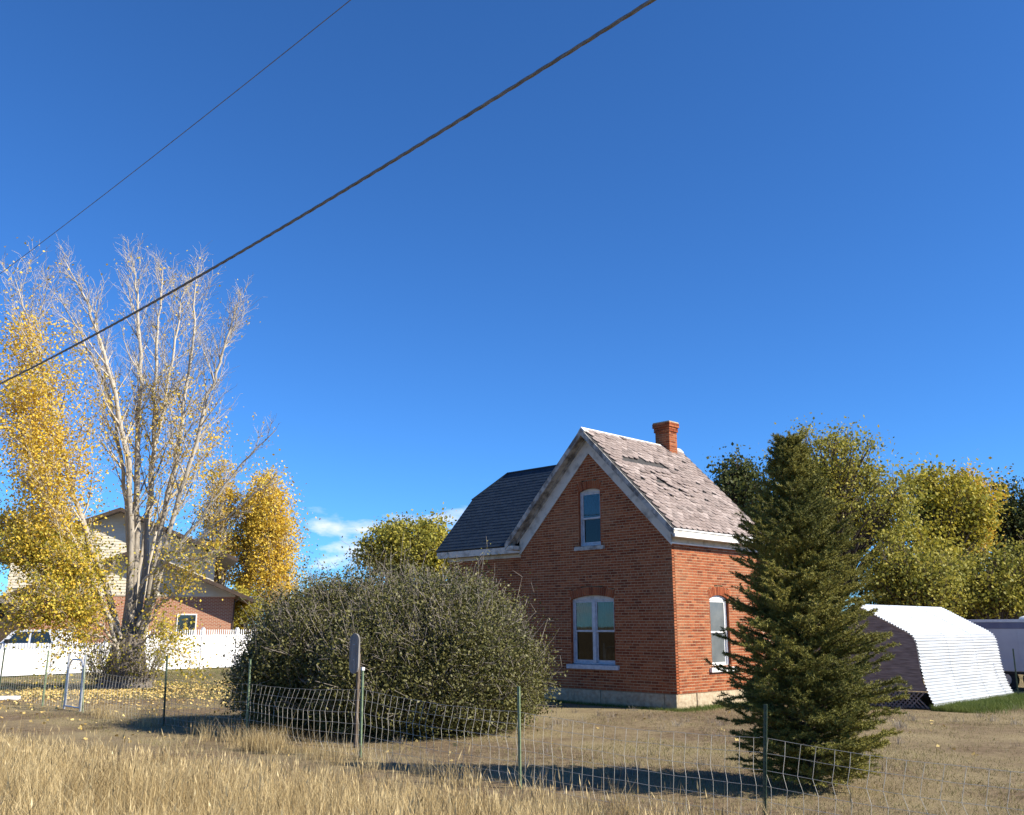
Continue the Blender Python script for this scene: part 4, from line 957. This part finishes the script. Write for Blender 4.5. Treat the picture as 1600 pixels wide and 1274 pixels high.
# --- the big lilac bush
keep_rng = rng; rng = np.random.default_rng(41); BC = np.array([-2.3, 19.4, 0]); bush = thing('lilac_bush', 'huge rounded dense green bush behind the wire fence', 'bush', BC)
lobes = [((-1.5, .3, 1.1), (1.5, 1.9, 1.5)), ((-.3, .2, 1.27), (2.0, 2.2, 1.58)), ((1.1, -.1, 1.2), (1.6, 2.1, 1.52)), ((1.85, -.2, .8), (1.1, 1.6, 1.0)), ((-2.1, .2, .75), (1.0, 1.6, 1.15)), ((.4, -1.2, .8), (1.9, 1.3, 1.1))]
lobes = [((c[0]*1.0, c[1], c[2]), (r[0]*.96, r[1]*.95, r[2])) for c, r in lobes]
for _ in range(18):
    k_ = int(rng.integers(0, 6)); c_, r_ = lobes[k_]; u_ = unit(1)[0]; u_[2] = abs(u_[2])*.6; u_[1] = -abs(u_[1]) if rng.random() < .7 else u_[1]
    q_ = np.array(c_) + u_*np.array(r_)*.80; rr_ = rng.uniform(.3, .6); lobes.append((tuple(q_), (rr_*1.1, rr_*1.1, rr_*rng.uniform(.8, 1.2))))
def bush_surface(n, shrink=1.0):
    out_ = []
    for c, r in lobes:
        m2 = int(n*min(1, (r[0]*r[2])/2.2)) + 8; u = unit(m2); p = np.array(c) + u*np.array(r)*shrink*(1 + .05*rng.normal(size=(m2, 1))); ok = p[:, 2] > .05
        for c2, r2 in lobes:
            if c2 is c: continue
            ok &= (((p-np.array(c2))/np.array(r2))**2).sum(1) > .80*shrink**2
        out_.append((p[ok], u[ok]))
    return np.concatenate([a for a, _ in out_]), np.concatenate([b_ for _, b_ in out_])
S, N = bush_surface(2600); tw = []; LP = []
for p, u in zip(S, N):
    s = p - u*rng.uniform(.25, .6); d = u*.6 + np.array([0, 0, .75]) + rng.normal(size=3)*.35
    B, br = grow(s, d, rng.uniform(.3, .8)*(1.7 if rng.random() < .06 else 1), .0065, 4, .15, .08); tw.append((B, br))
    dn_ = .35 + .65*(math.sin(p[0]*2.3+p[2]*1.7)*math.sin(p[1]*2.1+p[2]*2.9+1) > -.25)
    for q in range(1, 4):
        LP.append(B[q] + rng.normal(size=(max(1, int(8*dn_*rng.uniform(.5, 1.4))), 3))*.085)
        if rng.random() < .6: tw.append(grow(B[q], unit(1)[0] + u*.5 + np.array([0, 0, .3]), .22, .004, 2))
for k in range(9000 if True else 0):
    pass
S2, N2 = bush_surface(2200, .86)
for p, u in zip(S2, N2): LP.append(p + rng.normal(size=(9, 3))*.16)
S3, N3 = bush_surface(1200, .68)
for p, u in zip(S3, N3): LP.append(p + rng.normal(size=(8, 3))*.2)
L = np.concatenate(LP); L = L[L[:, 2] > .04]
V, F = leaves_np(np.concatenate([L, L + rng.normal(size=L.shape)*.07]), .050, .62); np_mesh('foliage', V, F, M['leaf_bush'], bush)
for k in range(70):
    a = rng.uniform(0, 2*np.pi); rr = rng.uniform(.1, 1); s = np.array([2.3*rr*math.cos(a), 1.2*rr*math.sin(a), -.1]); tw.append(grow(s, np.array([math.cos(a)*.5, math.sin(a)*.5, 1]), 2.4, .022, 6, .12, .05))
V, F, T = tubes_np(tw, 3); np_mesh('stems', V, F, M['twig_grey'], bush)

rng = keep_rng
# ------------------------------------------------------------ grasses and litter
fa, fb = np.array([2.42, 9.72]), np.array([-10.15, 23.15]); fd = (fb-fa)/np.linalg.norm(fb-fa); fn = np.array([-fd[1], fd[0]])
if fn[1] > 0: fn = -fn                                          # fn points to the road side
def side_dist(x, y): return (x-fa[0])*fn[0] + (y-fa[1])*fn[1]
def noise2(x, y, s, seed):
    r_ = np.random.default_rng(seed); out_ = np.zeros_like(x)
    for _ in range(6):
        k = r_.normal(size=2)*s; out_ += np.sin(x*k[0] + y*k[1] + r_.uniform(0, 6.28))
    return out_/6
n = 420000; y = 7.5 + (26-7.5)*rng.random(n)**1.25; x = rng.uniform(-17, 7, n); sd0 = side_dist(x, y); nn_ = noise2(x, y, 1.6, 3)
sl_ = (x-fa[0])*fd[0] + (y-fa[1])*fd[1]; lim = np.clip(-.35 + .235*sl_, -.35, 3.6); keep = (np.abs(x) < y*.64+1.2) & (sd0 > lim + .35*nn_) & (rng.random(n) < .35+.65*np.clip((sd0-lim)*.8 + .35 + .5*nn_, 0, 1))
x, y, sd0, nn_ = x[keep], y[keep], sd0[keep], nn_[keep]
tall = np.clip((sd0-lim[keep])*.40, .42, 1)*np.clip(.85 - .06*x, .6, 1)*(1+.35*nn_)
P = np.stack([x, y, bumpz(x, y)*.6 - .01], 1); h = np.clip(rng.gamma(5, .054, len(x)), .07, .75)*tall*(1+.45*noise2(x, y, 4.0, 5)); h = np.where(rng.random(len(x)) < .03, h*1.6, h); w = rng.uniform(.0014, .0036, len(x))
V, F = blades_np(P, h, w, .95); o = np_mesh('dry_grass', V, F, M['dry_grass']); tag(o, 'tall dry straw coloured grass along the road side of the fence', 'grass', kind='stuff')
# seed stalks standing above the grass
m3 = rng.random(len(x)) < .05; Ps = P[m3]; hs_ = np.clip(h[m3]*1.35 + .05, .15, .75); k3 = len(Ps)
ln_ = np.stack([rng.normal(size=k3)*.22*hs_, rng.normal(size=k3)*.22*hs_, hs_], 1); tip = Ps + ln_; sv = unit(k3)*np.array([1, 1, 0]); sv /= np.linalg.norm(sv, axis=1)[:, None] + 1e-9
hd = rng.uniform(.03, .09, (k3, 1)); ax3 = ln_/np.linalg.norm(ln_, axis=1)[:, None]; wq = rng.uniform(.004, .009, (k3, 1))
V = np.stack([Ps - sv*.0016, Ps + sv*.0016, tip + sv*.0012, tip - sv*.0012], 1).reshape(-1, 3); V2 = np.stack([tip - ax3*hd*.5, tip + sv*wq, tip + ax3*hd, tip - sv*wq], 1).reshape(-1, 3)
o = np_mesh('seed_stalks', np.concatenate([V, V2]), np.arange(8*k3).reshape(-1, 4), M['dry_grass']); tag(o, 'pale seed heads standing above the tall dry grass', 'grass', kind='stuff')
# tufts at the fence foot
tp_ = []
for k in range(70):
    s = rng.uniform(-1, 17.5); off = rng.uniform(-.15, .5); c = fa + fd*s + fn*off
    if k < 26: c = fa + fd*(9.2 + rng.normal()*.9) + fn*rng.uniform(.1, .55)
    m_ = int(rng.uniform(20, 80)); tp_.append(np.stack([c[0]+rng.normal(size=m_)*.09, c[1]+rng.normal(size=m_)*.09, np.zeros(m_)], 1))
P = np.concatenate(tp_); V, F = blades_np(P, rng.uniform(.12, .42, len(P)), rng.uniform(.0015, .003, len(P)), .9); o = np_mesh('grass_tufts', V, F, M['dry_grass']); tag(o, 'pale grass tufts at the foot of the wire fence', 'grass', kind='stuff')
wd_ = []
for k in range(130):
    px_, py_ = rng.uniform(-2, 13), rng.uniform(12.5, 24)
    lx_, ly_ = ((px_-HC.x)-(py_-HC.y))*.7071, ((px_-HC.x)+(py_-HC.y))*.7071
    if (lx_ < .2 and ly_ > -.2): continue
    m_ = int(rng.uniform(8, 40)); wd_.append(np.stack([px_+rng.normal(size=m_)*.06, py_+rng.normal(size=m_)*.06, np.zeros(m_)], 1))
P = np.concatenate(wd_); V, F = blades_np(P, rng.uniform(.05, .2, len(P)), rng.uniform(.0015, .003, len(P)), 1.2); o = np_mesh('yard_weeds', V, F, M['twig_grey']); tag(o, 'small dry brown weeds dotting the bare yard', 'weeds', kind='stuff')
# short lawn
n = 800000; y = 8.5 + 42*rng.random(n)**1.5; x = rng.uniform(-28, 22, n); sd0 = side_dist(x, y); nn_ = noise2(x, y, .8, 11) + .5*noise2(x, y, 3.0, 12)
keep = (np.abs(x) < y*.64+1.5) & (sd0 < 1.5) & (rng.random(n) < np.clip(.5 + .8*nn_, .08, 1))
hx = (x-HC.x); hy = (y-HC.y); lx = (hx-hy)*.7071; ly = (hx+hy)*.7071
keep &= ~((lx < -.02) & (lx > -9) & (ly > .02) & (ly < 7.4))
x, y, nn_ = x[keep], y[keep], nn_[keep]; P = np.stack([x, y, bumpz(x, y)*.6 - .003], 1)
V, F = blades_np(P, rng.uniform(.015, .055, len(x))*(1+.5*nn_), rng.uniform(.002, .004, len(x)), 1.6); o = np_mesh('lawn_grass', V, F, M['lawn']); tag(o, 'short patchy dry lawn grass around the brick house', 'grass', kind='stuff')
# green grass: by the shed, along the side wall, under the left fence
gp = []
n = 26000; a = rng.uniform(-.3, 5.6, n); b_ = np.abs(rng.normal(size=n))*.55 + .02; gp.append((SC.x + a*.7071 + b_*.7071, SC.y + a*.7071 - b_*.7071, .12))
n = 4000; a = rng.uniform(-.3, 4.2, n); b_ = np.abs(rng.normal(size=n))*.22 + .05; gp.append((HC.x + a*.7071 + b_*.7071, HC.y + a*.7071 - b_*.7071, .08))
n = 3500; a = rng.uniform(-.3, 5, n); b_ = np.abs(rng.normal(size=n))*.16 + .05; gp.append((HC.x - a*.7071 - b_*.7071, HC.y + a*.7071 - b_*.7071, .06))
n = 60000; gp.append((rng.uniform(-24, -6, n), rng.uniform(27, 47, n), .05))
X = np.concatenate([g[0] for g in gp]); Y_ = np.concatenate([g[1] for g in gp]); Hh = np.concatenate([np.full(len(g[0]), g[2]) for g in gp])
V, F = blades_np(np.stack([X, Y_, bumpz(X, Y_)*.6 - .003], 1), Hh*rng.uniform(.5, 1.6, len(X)), rng.uniform(.002, .004, len(X)), .9); o = np_mesh('green_grass', V, F, M['green_grass']); tag(o, 'green grass beside the shed and under the cottonwood', 'grass', kind='stuff')
# fallen leaves
n = 9000; r_ = np.abs(rng.normal(size=n))*4.2; a = rng.uniform(0, 2*np.pi, n); X = ctr[0] + r_*np.cos(a)*1.2; Y_ = ctr[1] - 2.0 + r_*np.sin(a)
n2 = 500; X = np.concatenate([X, rng.uniform(-14, 12, n2)]); Y_ = np.concatenate([Y_, rng.uniform(13, 34, n2)])
V, F = leaves_np(np.stack([X, Y_, bumpz(X, Y_)*.6 + .015], 1), .075, .8); V[:, 2] = np.clip(V[:, 2], .004, .06); o = np_mesh('fallen_leaves', V, F, M['litter']); tag(o, 'yellow fallen leaves scattered around the cottonwood', 'leaves', kind='stuff')
